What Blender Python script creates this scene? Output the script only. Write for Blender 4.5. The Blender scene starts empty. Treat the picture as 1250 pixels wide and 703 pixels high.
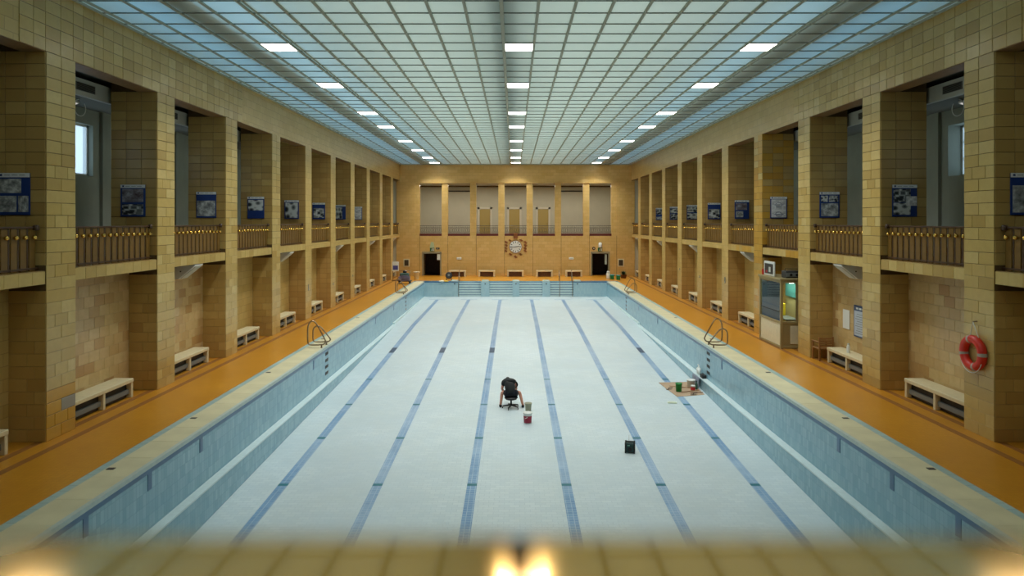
import bpy, bmesh, math, random
from mathutils import Vector, Matrix
random.seed(7)
sc = bpy.context.scene
C = sc.collection
R = math.radians

def lin(r, g, b):
    f = lambda c: (c/255/12.92) if c/255 <= .04045 else ((c/255+.055)/1.055)**2.4
    return (f(r), f(g), f(b), 1)

# ------------------------------------------------------------------ camera, world, light
EYE = 4.64
CAMX = -.13
cd = bpy.data.cameras.new('camera'); cam = bpy.data.objects.new('camera', cd); C.objects.link(cam)
cam.location = (CAMX, 0, EYE); cam.rotation_euler = (R(90), 0, 0)
cd.sensor_width = 36; cd.lens = 24
cd.shift_x = -2.5/1250; cd.shift_y = -(351.5-271)/1250
cd.clip_start = .05; cd.clip_end = 300
cd.dof.use_dof = True; cd.dof.focus_distance = 26; cd.dof.aperture_fstop = 1.4
sc.camera = cam
w = bpy.data.worlds.new('world'); sc.world = w; w.use_nodes = True
w.node_tree.nodes['Background'].inputs[0].default_value = (.62, .83, 1, 1)
w.node_tree.nodes['Background'].inputs[1].default_value = 1.1
sc.view_settings.view_transform = 'Standard'; sc.view_settings.look = 'None'
sc.view_settings.gamma = 1; sc.view_settings.exposure = .36
sc.cycles.max_bounces = 8; sc.cycles.diffuse_bounces = 5; sc.cycles.glossy_bounces = 4
sc.cycles.transparent_max_bounces = 6; sc.cycles.sample_clamp_indirect = 6
sc.cycles.caustics_reflective = False; sc.cycles.caustics_refractive = False
sc.cycles.use_denoising = True

def area(name, loc, sx, sy, power, col, rot=(0, 0, 0)):
    l = bpy.data.lights.new(name, 'AREA'); l.shape = 'RECTANGLE'; l.size = sx; l.size_y = sy
    l.energy = power; l.color = col
    o = bpy.data.objects.new(name, l); C.objects.link(o); o.location = loc; o.rotation_euler = rot
    return o
ATT = 12.4                                       # daylight in the roof space above the glazed ceiling
area('roof_space_daylight', (0, 29, ATT), 10.5, 60, 1330, (.94, 1, .96))
for s in (-1, 1):
    area('roof_space_skylight', (s*7.75, 29, 11.6), 2.4, 60, 620 if s < 0 else 500, (.27, .62, 1))
area('far_gallery_fill', (0, 61.0, 7.9), 18, .3, 330, (1, .97, .88))  # added fill without a fixture, brightens the far gallery walls
LAMP = 6
LAMPW = 88                                        # strength of the square ceiling lights

# ------------------------------------------------------------------ geometry helpers
class MB:
    def __init__(self): self.v = []; self.f = []; self.sm = []
    def add(self, vs, fs, smooth=False):
        n = len(self.v); self.v += [tuple(p) for p in vs]
        self.f += [tuple(i+n for i in f) for f in fs]; self.sm += [smooth]*len(fs); return self
    def box(self, x0, x1, y0, y1, z0, z1):
        if x0 > x1: x0, x1 = x1, x0
        if y0 > y1: y0, y1 = y1, y0
        return self.add([(x0,y0,z0),(x1,y0,z0),(x1,y1,z0),(x0,y1,z0),(x0,y0,z1),(x1,y0,z1),(x1,y1,z1),(x0,y1,z1)],
            [(3,2,1,0),(4,5,6,7),(0,1,5,4),(1,2,6,5),(2,3,7,6),(3,0,4,7)])
    def cbox(self, x0, x1, y0, y1, z0, z1, c=.01, M=None):
        if x0 > x1: x0, x1 = x1, x0
        if y0 > y1: y0, y1 = y1, y0
        bm = bmesh.new(); bmesh.ops.create_cube(bm, size=1)
        for v in bm.verts: v.co = Vector(((x0+x1)/2+v.co.x*(x1-x0), (y0+y1)/2+v.co.y*(y1-y0), (z0+z1)/2+v.co.z*(z1-z0)))
        bmesh.ops.bevel(bm, geom=bm.edges[:], offset=c, segments=1, affect='EDGES')
        if M is not None: bmesh.ops.transform(bm, matrix=M, verts=bm.verts[:])
        bm.verts.index_update()
        self.add([v.co[:] for v in bm.verts], [[v.index for v in f.verts] for f in bm.faces]); bm.free(); return self
    def prism(self, poly, a0, a1, axis='y'):
        n = len(poly)
        def P(p, a): return (p[0], a, p[1]) if axis == 'y' else ((a, p[0], p[1]) if axis == 'x' else (p[0], p[1], a))
        vs = [P(p, a0) for p in poly]+[P(p, a1) for p in poly]
        fs = [tuple(range(n)), tuple(range(2*n-1, n-1, -1))]+[((i+1) % n, i, i+n, (i+1) % n+n) for i in range(n)]
        return self.add(vs, fs)
    def tube(self, pts, r, n=8, closed=False):
        pts = [Vector(p) for p in pts]; m = len(pts); rs = r if isinstance(r, (list, tuple)) else [r]*m
        vs, up = [], None
        for i, p in enumerate(pts):
            if closed: t = pts[(i+1) % m]-pts[i-1]
            else: t = pts[min(i+1, m-1)]-pts[max(i-1, 0)]
            t.normalize()
            if up is None: up = Vector((0, 0, 1)) if abs(t.z) < .9 else Vector((1, 0, 0))
            a = t.cross(up)
            if a.length < 1e-4: a = t.cross(Vector((0, 1, 0)))
            a.normalize(); b = a.cross(t).normalized(); up = b
            for k in range(n):
                q = 2*math.pi*k/n; vs.append(p+(a*math.cos(q)+b*math.sin(q))*rs[i])
        fs = []
        for i in range(m if closed else m-1):
            j = (i+1) % m
            for k in range(n): fs.append((i*n+k, i*n+(k+1) % n, j*n+(k+1) % n, j*n+k))
        self.add(vs, fs, True)
        if not closed: self.add([vs[k] for k in range(n)]+[vs[(m-1)*n+k] for k in range(n)], [tuple(range(n-1, -1, -1)), tuple(range(n, 2*n))])
        return self
    def lathe(self, prof, n=20, c=(0, 0, 0), smooth=True):
        vs, fs = [], []
        for r, z in prof:
            for k in range(n):
                q = 2*math.pi*k/n; vs.append((c[0]+r*math.cos(q), c[1]+r*math.sin(q), c[2]+z))
        for i in range(len(prof)-1):
            for k in range(n): fs.append((i*n+k, i*n+(k+1) % n, (i+1)*n+(k+1) % n, (i+1)*n+k))
        self.add(vs, fs, smooth)
        self.add(vs[:n], [tuple(range(n-1, -1, -1))]); self.add(vs[-n:], [tuple(range(n))]); return self
    def ball(self, c, r, n=10, sq=(1, 1, 1)):
        m = n//2+1; prof = [(max(1e-4, math.sin(math.pi*i/m)), -math.cos(math.pi*i/m)) for i in range(m+1)]
        vs, fs = [], []
        for rr, z in prof:
            for k in range(n):
                q = 2*math.pi*k/n; vs.append((c[0]+r*sq[0]*rr*math.cos(q), c[1]+r*sq[1]*rr*math.sin(q), c[2]+r*sq[2]*z))
        for i in range(m):
            for k in range(n): fs.append((i*n+k, i*n+(k+1) % n, (i+1)*n+(k+1) % n, (i+1)*n+k))
        return self.add(vs, fs, True)
    def xform(self, M): self.v = [tuple(M @ Vector(p)) for p in self.v]; return self
    def mesh(self, name, mat=None):
        me = bpy.data.meshes.new(name); me.from_pydata(self.v, [], self.f); me.update()
        me.polygons.foreach_set('use_smooth', self.sm)
        if mat: me.materials.append(mat)
        return me
    def build(self, name, mat, parent=None, loc=(0, 0, 0)):
        o = bpy.data.objects.new(name, self.mesh(name, mat)); C.objects.link(o); o.location = loc
        if parent: o.parent = parent
        return o

def tag(o, label=None, cat=None, group=None, kind=None):
    if label: o['label'] = label
    if cat: o['category'] = cat
    if group: o['group'] = group
    if kind: o['kind'] = kind
    return o
def thing(name, label, cat, loc=(0, 0, 0), rz=0, group=None, kind=None):
    o = bpy.data.objects.new(name, None); C.objects.link(o); o.location = loc; o.rotation_euler = (0, 0, rz)
    return tag(o, label, cat, group, kind)
def inst(name, me, parent, loc, rot=(0, 0, 0)):
    o = bpy.data.objects.new(name, me); C.objects.link(o); o.location = loc; o.rotation_euler = rot
    if parent: o.parent = parent
    return o
def copy_thing(root, loc, rz, label, group=None):
    r = root.copy(); C.objects.link(r); r.location = loc; r.rotation_euler = (0, 0, rz); r['label'] = label
    if group: r['group'] = group
    for ch in list(root.children):
        c = ch.copy(); C.objects.link(c); c.parent = r
        for g in list(ch.children):
            d = g.copy(); C.objects.link(d); d.parent = c
    return r
ORD = ['first', 'second', 'third', 'fourth', 'fifth', 'sixth', 'seventh', 'eighth', 'ninth', 'tenth', 'eleventh', 'twelfth']
SIDE = {-1: 'left', 1: 'right'}

# ------------------------------------------------------------------ materials
class NT:
    def __init__(self, name):
        self.m = bpy.data.materials.new(name); self.m.use_nodes = True
        self.t = self.m.node_tree; self.b = self.t.nodes['Principled BSDF']; self.out = self.t.nodes['Material Output']
    def n(self, ty, **kw):
        x = self.t.nodes.new(ty)
        for k, v in kw.items():
            if k in x.inputs.keys() if isinstance(k, str) and not hasattr(x, k) else False: x.inputs[k].default_value = v
            else: setattr(x, k, v)
        return x
    def l(self, a, b): self.t.links.new(a, b)
    def mix(self, fac, a, b, mode='MIX'):
        x = self.t.nodes.new('ShaderNodeMix'); x.data_type = 'RGBA'; x.blend_type = mode
        for i, v in ((0, fac), (6, a), (7, b)):
            if hasattr(v, 'is_linked'): self.l(v, x.inputs[i])
            else: x.inputs[i].default_value = v
        return x.outputs[2]
    def ramp(self, fac, stops):
        x = self.t.nodes.new('ShaderNodeValToRGB'); e = x.color_ramp.elements
        while len(e) < len(stops): e.new(.5)
        for i, (p, c) in enumerate(stops): e[i].position = p; e[i].color = c
        self.l(fac, x.inputs[0]); return x.outputs[0]
    def noise(self, vec, scale, detail=2, rough=.5):
        x = self.t.nodes.new('ShaderNodeTexNoise'); x.inputs['Scale'].default_value = scale
        x.inputs['Detail'].default_value = detail; x.inputs['Roughness'].default_value = rough
        if vec is not None: self.l(vec, x.inputs['Vector'])
        return x.outputs['Fac']
    def bump(self, h, strength, dist=.01):
        x = self.t.nodes.new('ShaderNodeBump'); x.inputs['Strength'].default_value = strength; x.inputs['Distance'].default_value = dist
        self.l(h, x.inputs['Height']); self.l(x.outputs[0], self.b.inputs['Normal'])
    def pos(self): return self.t.nodes.new('ShaderNodeNewGeometry').outputs['Position']
    def objco(self): return self.t.nodes.new('ShaderNodeTexCoord').outputs['Object']

def plain(name, col, rough=.5, metal=0, noise=0, nscale=8, spec=.5, coat=0):
    k = NT(name); k.b.inputs['Roughness'].default_value = rough; k.b.inputs['Metallic'].default_value = metal
    k.b.inputs['Specular IOR Level'].default_value = spec; k.b.inputs['Coat Weight'].default_value = coat
    if noise:
        f = k.noise(k.objco(), nscale, 3)
        d = tuple(c*(1-noise) for c in col[:3])+(1,); u = tuple(min(1, c*(1+noise)) for c in col[:3])+(1,)
        k.l(k.ramp(f, [(.3, d), (.7, u)]), k.b.inputs['Base Color'])
    else: k.b.inputs['Base Color'].default_value = col
    return k.m
def emit(name, col, s):
    k = NT(name); e = k.t.nodes.new('ShaderNodeEmission'); e.inputs[0].default_value = col; e.inputs[1].default_value = s
    k.l(e.outputs[0], k.out.inputs[0]); return k.m

def tile_mat(name, cols, rough=.28):
    """one loose tile: its colour is drawn per object, plus firing mottles"""
    k = NT(name); oi = k.t.nodes.new('ShaderNodeObjectInfo')
    base = k.ramp(oi.outputs['Random'], [(i/max(1, len(cols)-1), c) for i, c in enumerate(cols)])
    f = k.noise(k.pos(), 5, 4, .6)
    k.l(k.mix(k.ramp(f, [(.35, (0, 0, 0, 1)), (.75, (.35, .35, .35, 1))]), base, lin(172, 140, 80)), k.b.inputs['Base Color'])
    k.b.inputs['Roughness'].default_value = rough
    k.bump(k.noise(k.pos(), 9, 3), .12, .02); return k.m
def brick_mat(name, c1, c2, mortar, bw, rh, ms=.006, rough=.3, flat=False, offset=.5, extra=None, bstr=.5, bias=0):
    """tiling laid on world metres: u along the wall, v up (or x/y on a floor)"""
    k = NT(name); s = k.t.nodes.new('ShaderNodeSeparateXYZ'); k.l(k.pos(), s.inputs[0])
    cb = k.t.nodes.new('ShaderNodeCombineXYZ')
    if flat: k.l(s.outputs[0], cb.inputs[0]); k.l(s.outputs[1], cb.inputs[1])
    else:
        a = k.t.nodes.new('ShaderNodeMath'); k.l(s.outputs[0], a.inputs[0]); k.l(s.outputs[1], a.inputs[1])
        k.l(a.outputs[0], cb.inputs[0]); k.l(s.outputs[2], cb.inputs[1])
    b = k.t.nodes.new('ShaderNodeTexBrick'); k.l(cb.outputs[0], b.inputs['Vector']); b.offset = offset
    for kk, v in (('Scale', 1), ('Mortar Size', ms), ('Mortar Smooth', .1), ('Brick Width', bw), ('Row Height', rh), ('Bias', bias)): b.inputs[kk].default_value = v
    b.inputs['Color1'].default_value = c1; b.inputs['Color2'].default_value = c2; b.inputs['Mortar'].default_value = mortar
    col = b.outputs['Color']
    f = k.noise(k.pos(), .9, 4, .6)
    if flat: col = k.mix(k.ramp(k.noise(k.pos(), .35, 6, .65), [(.40, (0, 0, 0, 1)), (.62, (.6, .6, .6, 1))]), col, mortar)
    col = k.mix(k.ramp(f, [(.3, (0, 0, 0, 1)), (.75, (.45, .45, .45, 1))]), col, extra or c2)
    k.l(col, k.b.inputs['Base Color']); k.b.inputs['Roughness'].default_value = rough
    inv = k.t.nodes.new('ShaderNodeMath'); inv.operation = 'SUBTRACT'; inv.inputs[0].default_value = 1; k.l(b.outputs['Fac'], inv.inputs[1])
    k.bump(inv.outputs[0], bstr, .006); return k.m

TC = [lin(180, 150, 84), lin(200, 172, 104), lin(206, 180, 112), lin(192, 160, 88), lin(212, 188, 124), lin(184, 152, 84)]
M = {}
M['tile'] = tile_mat('glazed_tile_ochre', TC)
M['tile_side_shaded'] = tile_mat('glazed_tile_shaded', [lin(172, 138, 76), lin(190, 158, 92), lin(178, 146, 80), lin(198, 168, 102)])  # the ochre tile again, with the shade of the pillar sides in its colour
M['tile_back'] = tile_mat('glazed_tile_pinkish', [lin(200, 168, 114), lin(212, 184, 130), lin(206, 174, 120), lin(180, 138, 84), lin(214, 188, 136), lin(204, 172, 118), lin(190, 152, 98)])
M['tile_gold'] = tile_mat('glazed_tile_golden', [lin(196, 150, 52), lin(206, 160, 66), lin(188, 138, 44)])
M['tile_grey'] = plain('grey_replacement_tile', lin(150, 148, 138), .35)
M['grout'] = plain('brown_grout', lin(92, 70, 38), .8)
M['brick'] = brick_mat('tiled_wall', lin(194, 164, 96), lin(206, 178, 112), lin(158, 128, 72), .46, .27, extra=lin(186, 150, 82))
M['brick_end'] = brick_mat('tiled_end_wall', lin(206, 170, 98), lin(218, 184, 118), lin(180, 144, 84), .5, .27, extra=lin(200, 158, 86))
M['brick_shaded'] = brick_mat('pillar_side_shaded', lin(182, 144, 82), lin(198, 162, 98), lin(128, 98, 54), .385, .27, extra=lin(174, 134, 74), offset=0)  # wall tiling with the pillar sides' shade put into its colour
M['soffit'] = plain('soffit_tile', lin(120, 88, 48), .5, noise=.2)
M['deck'] = brick_mat('orange_deck_tile', lin(204, 140, 38), lin(210, 146, 42), lin(188, 126, 34), .1, .1, .004, .33, True, 0, lin(196, 130, 36), .1)
M['groove'] = plain('dark_deck_strip', lin(150, 96, 40), .5, noise=.15)
M['pool_floor'] = brick_mat('pool_floor_mosaic', lin(198, 212, 216), lin(210, 222, 224), lin(184, 200, 206), .24, .12, .006, .35, True, .5, lin(196, 206, 202), .1)
M['pool_wall'] = brick_mat('pool_wall_tile', lin(140, 178, 194), lin(160, 196, 208), lin(128, 164, 182), .11, .24, .004, .25, False, 0, lin(130, 174, 194), .15)
M['end_pier'] = brick_mat('pool_end_tile', lin(168, 198, 208), lin(182, 208, 214), lin(150, 180, 192), .11, .24, .004, .25, False, 0, lin(164, 194, 206), .15)
M['lane'] = brick_mat('lane_line_tile', lin(108, 146, 186), lin(128, 166, 200), lin(180, 200, 214), .12, .12, .008, .3, True, 0, lin(80, 122, 160), .1)
M['lane_teal'] = plain('teal_marker_tile', lin(38, 112, 124), .3)
M['lane_dark'] = plain('dark_lane_block', lin(62, 84, 108), .35, noise=.1)
M['band'] = plain('dark_blue_band', lin(76, 112, 146), .3, noise=.15, nscale=3)
M['ledge'] = plain('pale_ledge_tile', lin(206, 222, 222), .35, noise=.05)
M['coping'] = plain('cream_coping', lin(214, 206, 168), .45, noise=.08, nscale=1.5)
M['coping_in'] = plain('pale_nosing', lin(186, 200, 194), .4, noise=.06)
M['coping_out'] = brick_mat('blue_edge_tile', lin(160, 190, 190), lin(178, 202, 196), lin(120, 146, 146), .25, .25, .008, .4, True, 0, lin(170, 190, 176), .2)
M['cream'] = plain('cream_terrazzo', lin(222, 208, 168), .5, noise=.05)
M['plaster'] = plain('grey_plaster', lin(150, 156, 142), .8, noise=.05, nscale=2)
M['plaster_end'] = plain('pale_plaster', lin(190, 186, 164), .8, noise=.04, nscale=1)
M['gal_ceiling'] = plain('gallery_ceiling_grey', lin(120, 122, 114), .8)
M['red_base'] = plain('dark_red_skirting', lin(96, 36, 28), .5)
M['gal_floor'] = plain('gallery_floor_brown', lin(120, 84, 50), .6)
M['rib'] = plain('grey_steel_rib', lin(166, 170, 152), .6, 0)
M['beam'] = plain('grey_girder', lin(120, 128, 116), .7)
M['wood'] = plain('brown_slat', lin(118, 86, 34), .35, noise=.12, nscale=6)
M['wood_dark'] = plain('dark_handrail', lin(70, 46, 26), .4)
M['brass'] = plain('polished_brass', lin(232, 190, 96), .16, 1)
M['steel'] = plain('stainless_steel', lin(150, 132, 112), .3, 1)
M['white'] = plain('white_enamel', lin(226, 228, 222), .45)
M['duct'] = plain('white_duct', lin(196, 198, 188), .6)
M['dark'] = plain('near_black', lin(26, 26, 26), .5)
M['darkgrey'] = plain('dark_grey', lin(58, 58, 56), .5)
M['grey'] = plain('mid_grey', lin(120, 122, 118), .5)
M['brown'] = plain('warm_brown', lin(96, 60, 32), .5, noise=.2)
M['lamp'] = emit('lamp_diffuser', (1, .98, .93, 1), LAMP)
M['lamp_dim'] = emit('gallery_lamp', (1, .97, .9, 1), .4)

def glass_panel(name, seed):
    k = NT(name); k.t.nodes.remove(k.b)
    a = k.t.nodes.new('ShaderNodeBsdfTranslucent'); a.inputs[0].default_value = (.70, .80, .76, 1)
    d = k.t.nodes.new('ShaderNodeBsdfDiffuse'); d.inputs[0].default_value = (.74, .80, .75, 1)
    mx = k.t.nodes.new('ShaderNodeMixShader'); mx.inputs[0].default_value = .42
    oi = k.t.nodes.new('ShaderNodeObjectInfo'); f = k.noise(k.pos(), .5, 2)
    k.l(k.mix(f, (.62, .74, .70, 1), (.74, .84, .80, 1)), a.inputs[0])
    k.l(a.outputs[0], mx.inputs[1]); k.l(d.outputs[0], mx.inputs[2]); k.l(mx.outputs[0], k.out.inputs[0]); return k.m
M['glass'] = glass_panel('frosted_ceiling_glass', 1)
def pane_mat():
    k = NT('window_glass'); k.t.nodes.remove(k.b)
    a = k.t.nodes.new('ShaderNodeBsdfTransparent'); g = k.t.nodes.new('ShaderNodeBsdfGlossy'); g.inputs['Roughness'].default_value = .05
    t = k.t.nodes.new('ShaderNodeBsdfTranslucent'); t.inputs[0].default_value = (.9, .95, 1, 1)
    m1 = k.t.nodes.new('ShaderNodeMixShader'); m1.inputs[0].default_value = .3; k.l(a.outputs[0], m1.inputs[1]); k.l(t.outputs[0], m1.inputs[2])
    m2 = k.t.nodes.new('ShaderNodeMixShader'); m2.inputs[0].default_value = .06; k.l(m1.outputs[0], m2.inputs[1]); k.l(g.outputs[0], m2.inputs[2])
    k.l(m2.outputs[0], k.out.inputs[0]); return k.m
M['pane'] = pane_mat()

# ------------------------------------------------------------------ dimensions
W = 10.0                 # half width of the hall at the pillar faces
ZC = 9.62                # ceiling
ZL = 8.24                # lintel
GT, GB = 3.60, 3.33      # gallery edge beam top / bottom
YE = 59.0                # far wall
P0, DP, PW = 14.39, 4.481, .96
XB, XU = 10.78, 11.27    # alcove back wall, outer edge of upper pillars
PY = lambda n: P0+DP*n
TH = .27                 # tile course
RN, RF = -3, 9           # pillars

# tile meshes (shared): front towards +y of the tile's own frame
_tm = {}
def tile_mesh(wd, ht, mat, g=.004, t=.014):
    key = (round(wd, 3), round(ht, 3), mat, g)
    if key not in _tm:
        a, b = wd/2-g, ht/2-g; c = .005
        vs = [(-a,0,-b),(a,0,-b),(a,0,b),(-a,0,b), (-a,t-c,-b),(a,t-c,-b),(a,t-c,b),(-a,t-c,b), (-a+c,t,-b+c),(a-c,t,-b+c),(a-c,t,b-c),(-a+c,t,b-c)]
        fs = []
        for k in range(4):
            j = (k+1) % 4; fs += [(k, k+4, j+4, j), (k+4, k+8, j+8, j+4)]
        fs += [(8, 11, 10, 9)]
        fs = [tuple(reversed(f)) for f in fs]
        _tm[key] = MB().add(vs, [tuple(reversed(f)) for f in fs]).mesh('tile', M[mat])
    return _tm[key]
RZ = {'x+': -math.pi/2, 'x-': math.pi/2, 'y-': math.pi, 'y+': 0}
def lay(parent, org, face, wd, ht, u, z, mat, jit=.002):
    """tile at u (along) and z on a face; org is the parent's world location"""
    p = u if isinstance(u, Vector) else Vector(u)
    o = inst('tile', tile_mesh(wd, ht, mat, (.0008 if mat == 'tile_back' else .005 if z > GT or mat in ('tile_gold', 'tile_grey') else .002)), parent, (p.x-org[0], p.y-org[1], z-org[2]), (0, 0, RZ[face]))
    d = random.uniform(-jit, jit)
    o.location += Vector({'x+': (d, 0, 0), 'x-': (-d, 0, 0), 'y-': (0, -d, 0), 'y+': (0, d, 0)}[face])
    return o

# ------------------------------------------------------------------ floors
f = MB()
for s in (-1, 1): f.box(s*7.97, s*11.2, -4, YE+.6, -.3, 0)
f.box(-7.97, 7.97, 53.78, YE+.6, -.3, 0); f.box(-7.97, 7.97, -4, 2.4, -.3, 0)
fl = f.build('floor', M['deck']); tag(fl, 'orange tiled pool deck around the empty basin', 'floor', kind='structure')
for s in (-1, 1):
    for x in (9.62, 10.13):
        g = MB().box(s*(x-.08), s*(x+.08), 3, YE-.2, -.01, .004).build('groove_strip', M['groove'], fl)

# ------------------------------------------------------------------ the basin
PX, PN, PF = 7.10, 2.6, 53.1
ZK, YK = -1.24, 39.0
def fz(y): return ZK-.0295*(YK-y) if y < YK else ZK+(y-YK)/(PF-YK)*.08
basin = thing('pool_basin', 'empty drained swimming pool lined with pale blue tiles and six lane lines', 'pool', (0, 0, 0), kind='structure')
b = MB()
b.add([(-6.9, PN, fz(PN)), (6.9, PN, fz(PN)), (6.9, YK, ZK), (-6.9, YK, ZK)], [(0, 1, 2, 3)])
b.add([(-PX, YK, ZK), (PX, YK, ZK), (PX, PF, fz(PF)), (-PX, PF, fz(PF))], [(0, 1, 2, 3)])
b.box(-7.4, 7.4, PN-.2, PF+.6, -3.2, -2.9)
b.build('basin_floor', M['pool_floor'], basin)
b = MB()
for s in (-1, 1):
    b.box(s*PX, s*7.5, PN-.3, PF+.6, -3.2, -.02)
    b.box(s*6.9, s*PX, PN-.3, YK, -3.2, ZK-.02)
b.box(-7.5, 7.5, PN-.5, PN, -3.2, -.02)
b.build('basin_wall', M['pool_wall'], basin)
for s in (-1, 1):
    MB().box(s*6.885, s*PX, PN, YK+.2, ZK-.025, ZK+.006).build('ledge', M['ledge'], basin)
    MB().box(s*6.99, s*PX, YK+.2, PF, ZK-.05, ZK+.10).build('gutter_line', M['ledge'], basin)
    MB().box(s*(PX-.012), s*(PX+.1), PN, PF, -.16, -.008).build('waterline_band', M['band'], basin)
    for y in (11.1, 13.05, 15.2, 23.75, 34.4, 39.6):
        MB().box(s*(PX-.01), s*(PX+.05), y-.07, y+.07, -.48, -.15).build('depth_mark', M['band'], basin)
    # near-black plates paint the shade of the wall steps below the ladders
    for y in (25.4, 44.0):
        for z in (-.25, -.49, -.73, -.97):
            MB().box(s*(PX-.006), s*(PX+.05), y-.2, y+.2, z-.055, z+.055).build('step_hole_shade', M['dark'], basin)
for i in range(6):
    x = (i-2.5)*2.345
    b = MB(); hw = .122
    y0, y1 = PN+2, PF-2.0
    for a, c in ((y0, YK), (YK, y1)):
        b.add([(x-hw, a, fz(a)+.004), (x+hw, a, fz(a)+.004), (x+hw, c, fz(c)+.004), (x-hw, c, fz(c)+.004)], [(0, 1, 2, 3)])
    ln = b.build('lane_line', M['lane'], basin)
    k = 0
    for y in [13.6+3.36*j for j in range(5)]:
        MB().add([(x-hw, y-.07, fz(y-.07)+.007), (x+hw, y-.07, fz(y-.07)+.007), (x+hw, y+.07, fz(y+.07)+.007), (x-hw, y+.07, fz(y+.07)+.007)], [(0, 1, 2, 3)]).build('marker_tile', M['lane_teal'], ln)
    if i in (0, 1, 2, 5):
        MB().add([(x-hw, 31.8, fz(31.8)+.007), (x+hw, 31.8, fz(31.8)+.007), (x+hw, 32.9, fz(32.9)+.007), (x-hw, 32.9, fz(32.9)+.007)], [(0, 1, 2, 3)]).build('dark_block', M['lane_dark'], ln)
    MB().box(x-.62, x+.62, y1-.06, y1+.06, fz(y1), fz(y1)+.006).build('lane_cross_bar', M['lane'], ln)
# coping
for s in (-1, 1):
    MB().box(s*(PX-.015), s*(PX+.17), PN-.2, PF+.3, -.07, .012).build('coping_nosing', M['coping_in'], basin)
    MB().box(s*7.80, s*7.97, PN-.2, PF+.6, -.07, .010).build('coping_edge_tiles', M['coping_out'], basin)
    L = 1.0
    me = MB().cbox(-.315, .315, -L/2+.003, L/2-.003, -.07, .014, .004).mesh('coping_stone', M['coping'])
    y = PN+.3
    while y < PF+.3:
        inst('coping_stone', me, basin, (s*7.485, y, random.uniform(-.002, .001))); y += L
    for y in (9.5, 12.8, 16.1, 21.0, 27, 33):
        MB().cbox(s*7.62, s*7.76, y-.05, y+.05, .01, .022, .004).build('overflow_drain', M['darkgrey'], basin)
MB().box(-7.97, 7.97, PN-.6, PN, -.07, .012).build('coping_near_end', M['coping'], basin)
# far end: piers between four flights of wall steps
FL = [(-4.47, -2.70), (-2.05, -.25), (.28, 2.08), (2.68, 4.50)]
edges = [-7.4]+[e for q in FL for e in q]+[7.4]
for i in range(0, len(edges), 2):
    MB().box(edges[i], edges[i+1], PF, PF+.68, -3.0, -.01).build('end_wall_pier', M['end_pier'], basin)
MB().box(-7.4, 7.4, PF+.67, PF+.9, -3, -.01).build('end_wall_back', M['pool_wall'], basin)
for (a, c) in FL:
    for k in range(6):
        z = -.05-k*.187
        st = MB().box(a, c, PF+.62-.1*k-.1, PF+.68, -1.3, z-.02).build('wall_step', M['ledge'], basin)
        MB().box(a, c, PF+.51-.1*k, PF+.535-.1*k, z-.055, z-.012).build('step_nosing', M['band'], st)
MB().box(-7.97, -4.47, PF-.02, PF+.68, -.06, .012).build('end_coping', M['band'], basin)
MB().box(4.50, 7.97, PF-.02, PF+.68, -.06, .012).build('end_coping', M['band'], basin)
for x in (-4.75, -2.375, .015, 2.38, 4.8):
    MB().cbox(x-.26, x+.26, PF-.02, PF+.5, -.01, .11, .02).build('starting_plinth', M['coping_in'], basin)
    MB().lathe([(.05, -.02), (.05, .02)], 10).xform(Matrix.Translation((x, PF-.015, -.17)) @ Matrix.Rotation(R(90), 4, 'X')).build('lane_anchor', M['dark'], basin)

# ------------------------------------------------------------------ pillars
POST_BAY = {}
def pillar(s, n):
    y = PY(n); org = (s*W, y, 0)
    gold = (s == 1 and n == 3)
    det = 0 <= n <= 3
    nm = '%s tiled hall pillar of the %s colonnade, counted from the near end' % (ORD[n] if n >= 0 else 'unseen', SIDE[s])
    if n == 0: nm = ('nearest left tiled pillar with golden and grey patch tiles at its foot' if s < 0 else 'nearest right tiled pillar with the red lifebuoy on it')
    if gold: nm = 'golden yellow tiled pillar standing beyond the glass booth'
    core = MB().box(0, s*(XU-W), 0, PW, 0, ZL).box(s*.5, s*(XU-W), 0, PW, ZL, 8.58)
    p = core.build('pillar', M['grout'] if det else M['brick'], None, org)
    tag(p, nm, 'pillar', 'tiled pillars of the %s colonnade' % SIDE[s], 'structure')
    if n < 0: p['group'] = 'near pillars beside the camera'; p['label'] = 'tiled hall pillar beside the near gallery, outside the picture'
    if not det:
        if n > 3:      # camera-side cheek, shade put into its darker colour
            MB().box(s*.02, s*(XU-W+.004), -.012, 0, 0, ZL).build('side_tiling', M['brick_shaded'], p)
        return p
    face = 'x+' if s < 0 else 'x-'
    rows = int(ZL/TH)+1; ht = ZL/rows
    for r in range(rows):
        z = (r+.5)*ht
        ws = [PW/2, PW/2] if (r % 2 == 0 or z > 6.2) else ([PW*.28, PW*.44, PW*.28] if r % 4 == 1 else [PW])
        u = y
        for q, wd in enumerate(ws):
            mat = 'tile_gold' if gold and random.random() < .8 else 'tile'
            if s < 0 and n == 0 and r < 4:
                mat = 'tile_gold'
                if r == 2 and q == len(ws)-1: mat = 'tile_grey'
            if s < 0 and n == 0 and r < 4 and len(ws) != 2: ws = ws
            lay(p, org, face, wd, ht, (s*W, u+wd/2, 0), z, mat); u += wd
        # camera side
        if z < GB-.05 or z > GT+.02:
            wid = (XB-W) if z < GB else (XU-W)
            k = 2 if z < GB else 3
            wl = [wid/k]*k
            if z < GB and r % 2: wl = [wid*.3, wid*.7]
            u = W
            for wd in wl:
                lay(p, org, 'y-', wd, ht, (s*(u+wd/2), y, 0), z, 'tile_gold' if gold and random.random() < .6 else 'tile_side_shaded'); u += wd
    return p
PIL = {}
for s in (-1, 1):
    for n in range(RN, RF+1): PIL[s, n] = pillar(s, n)

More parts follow.
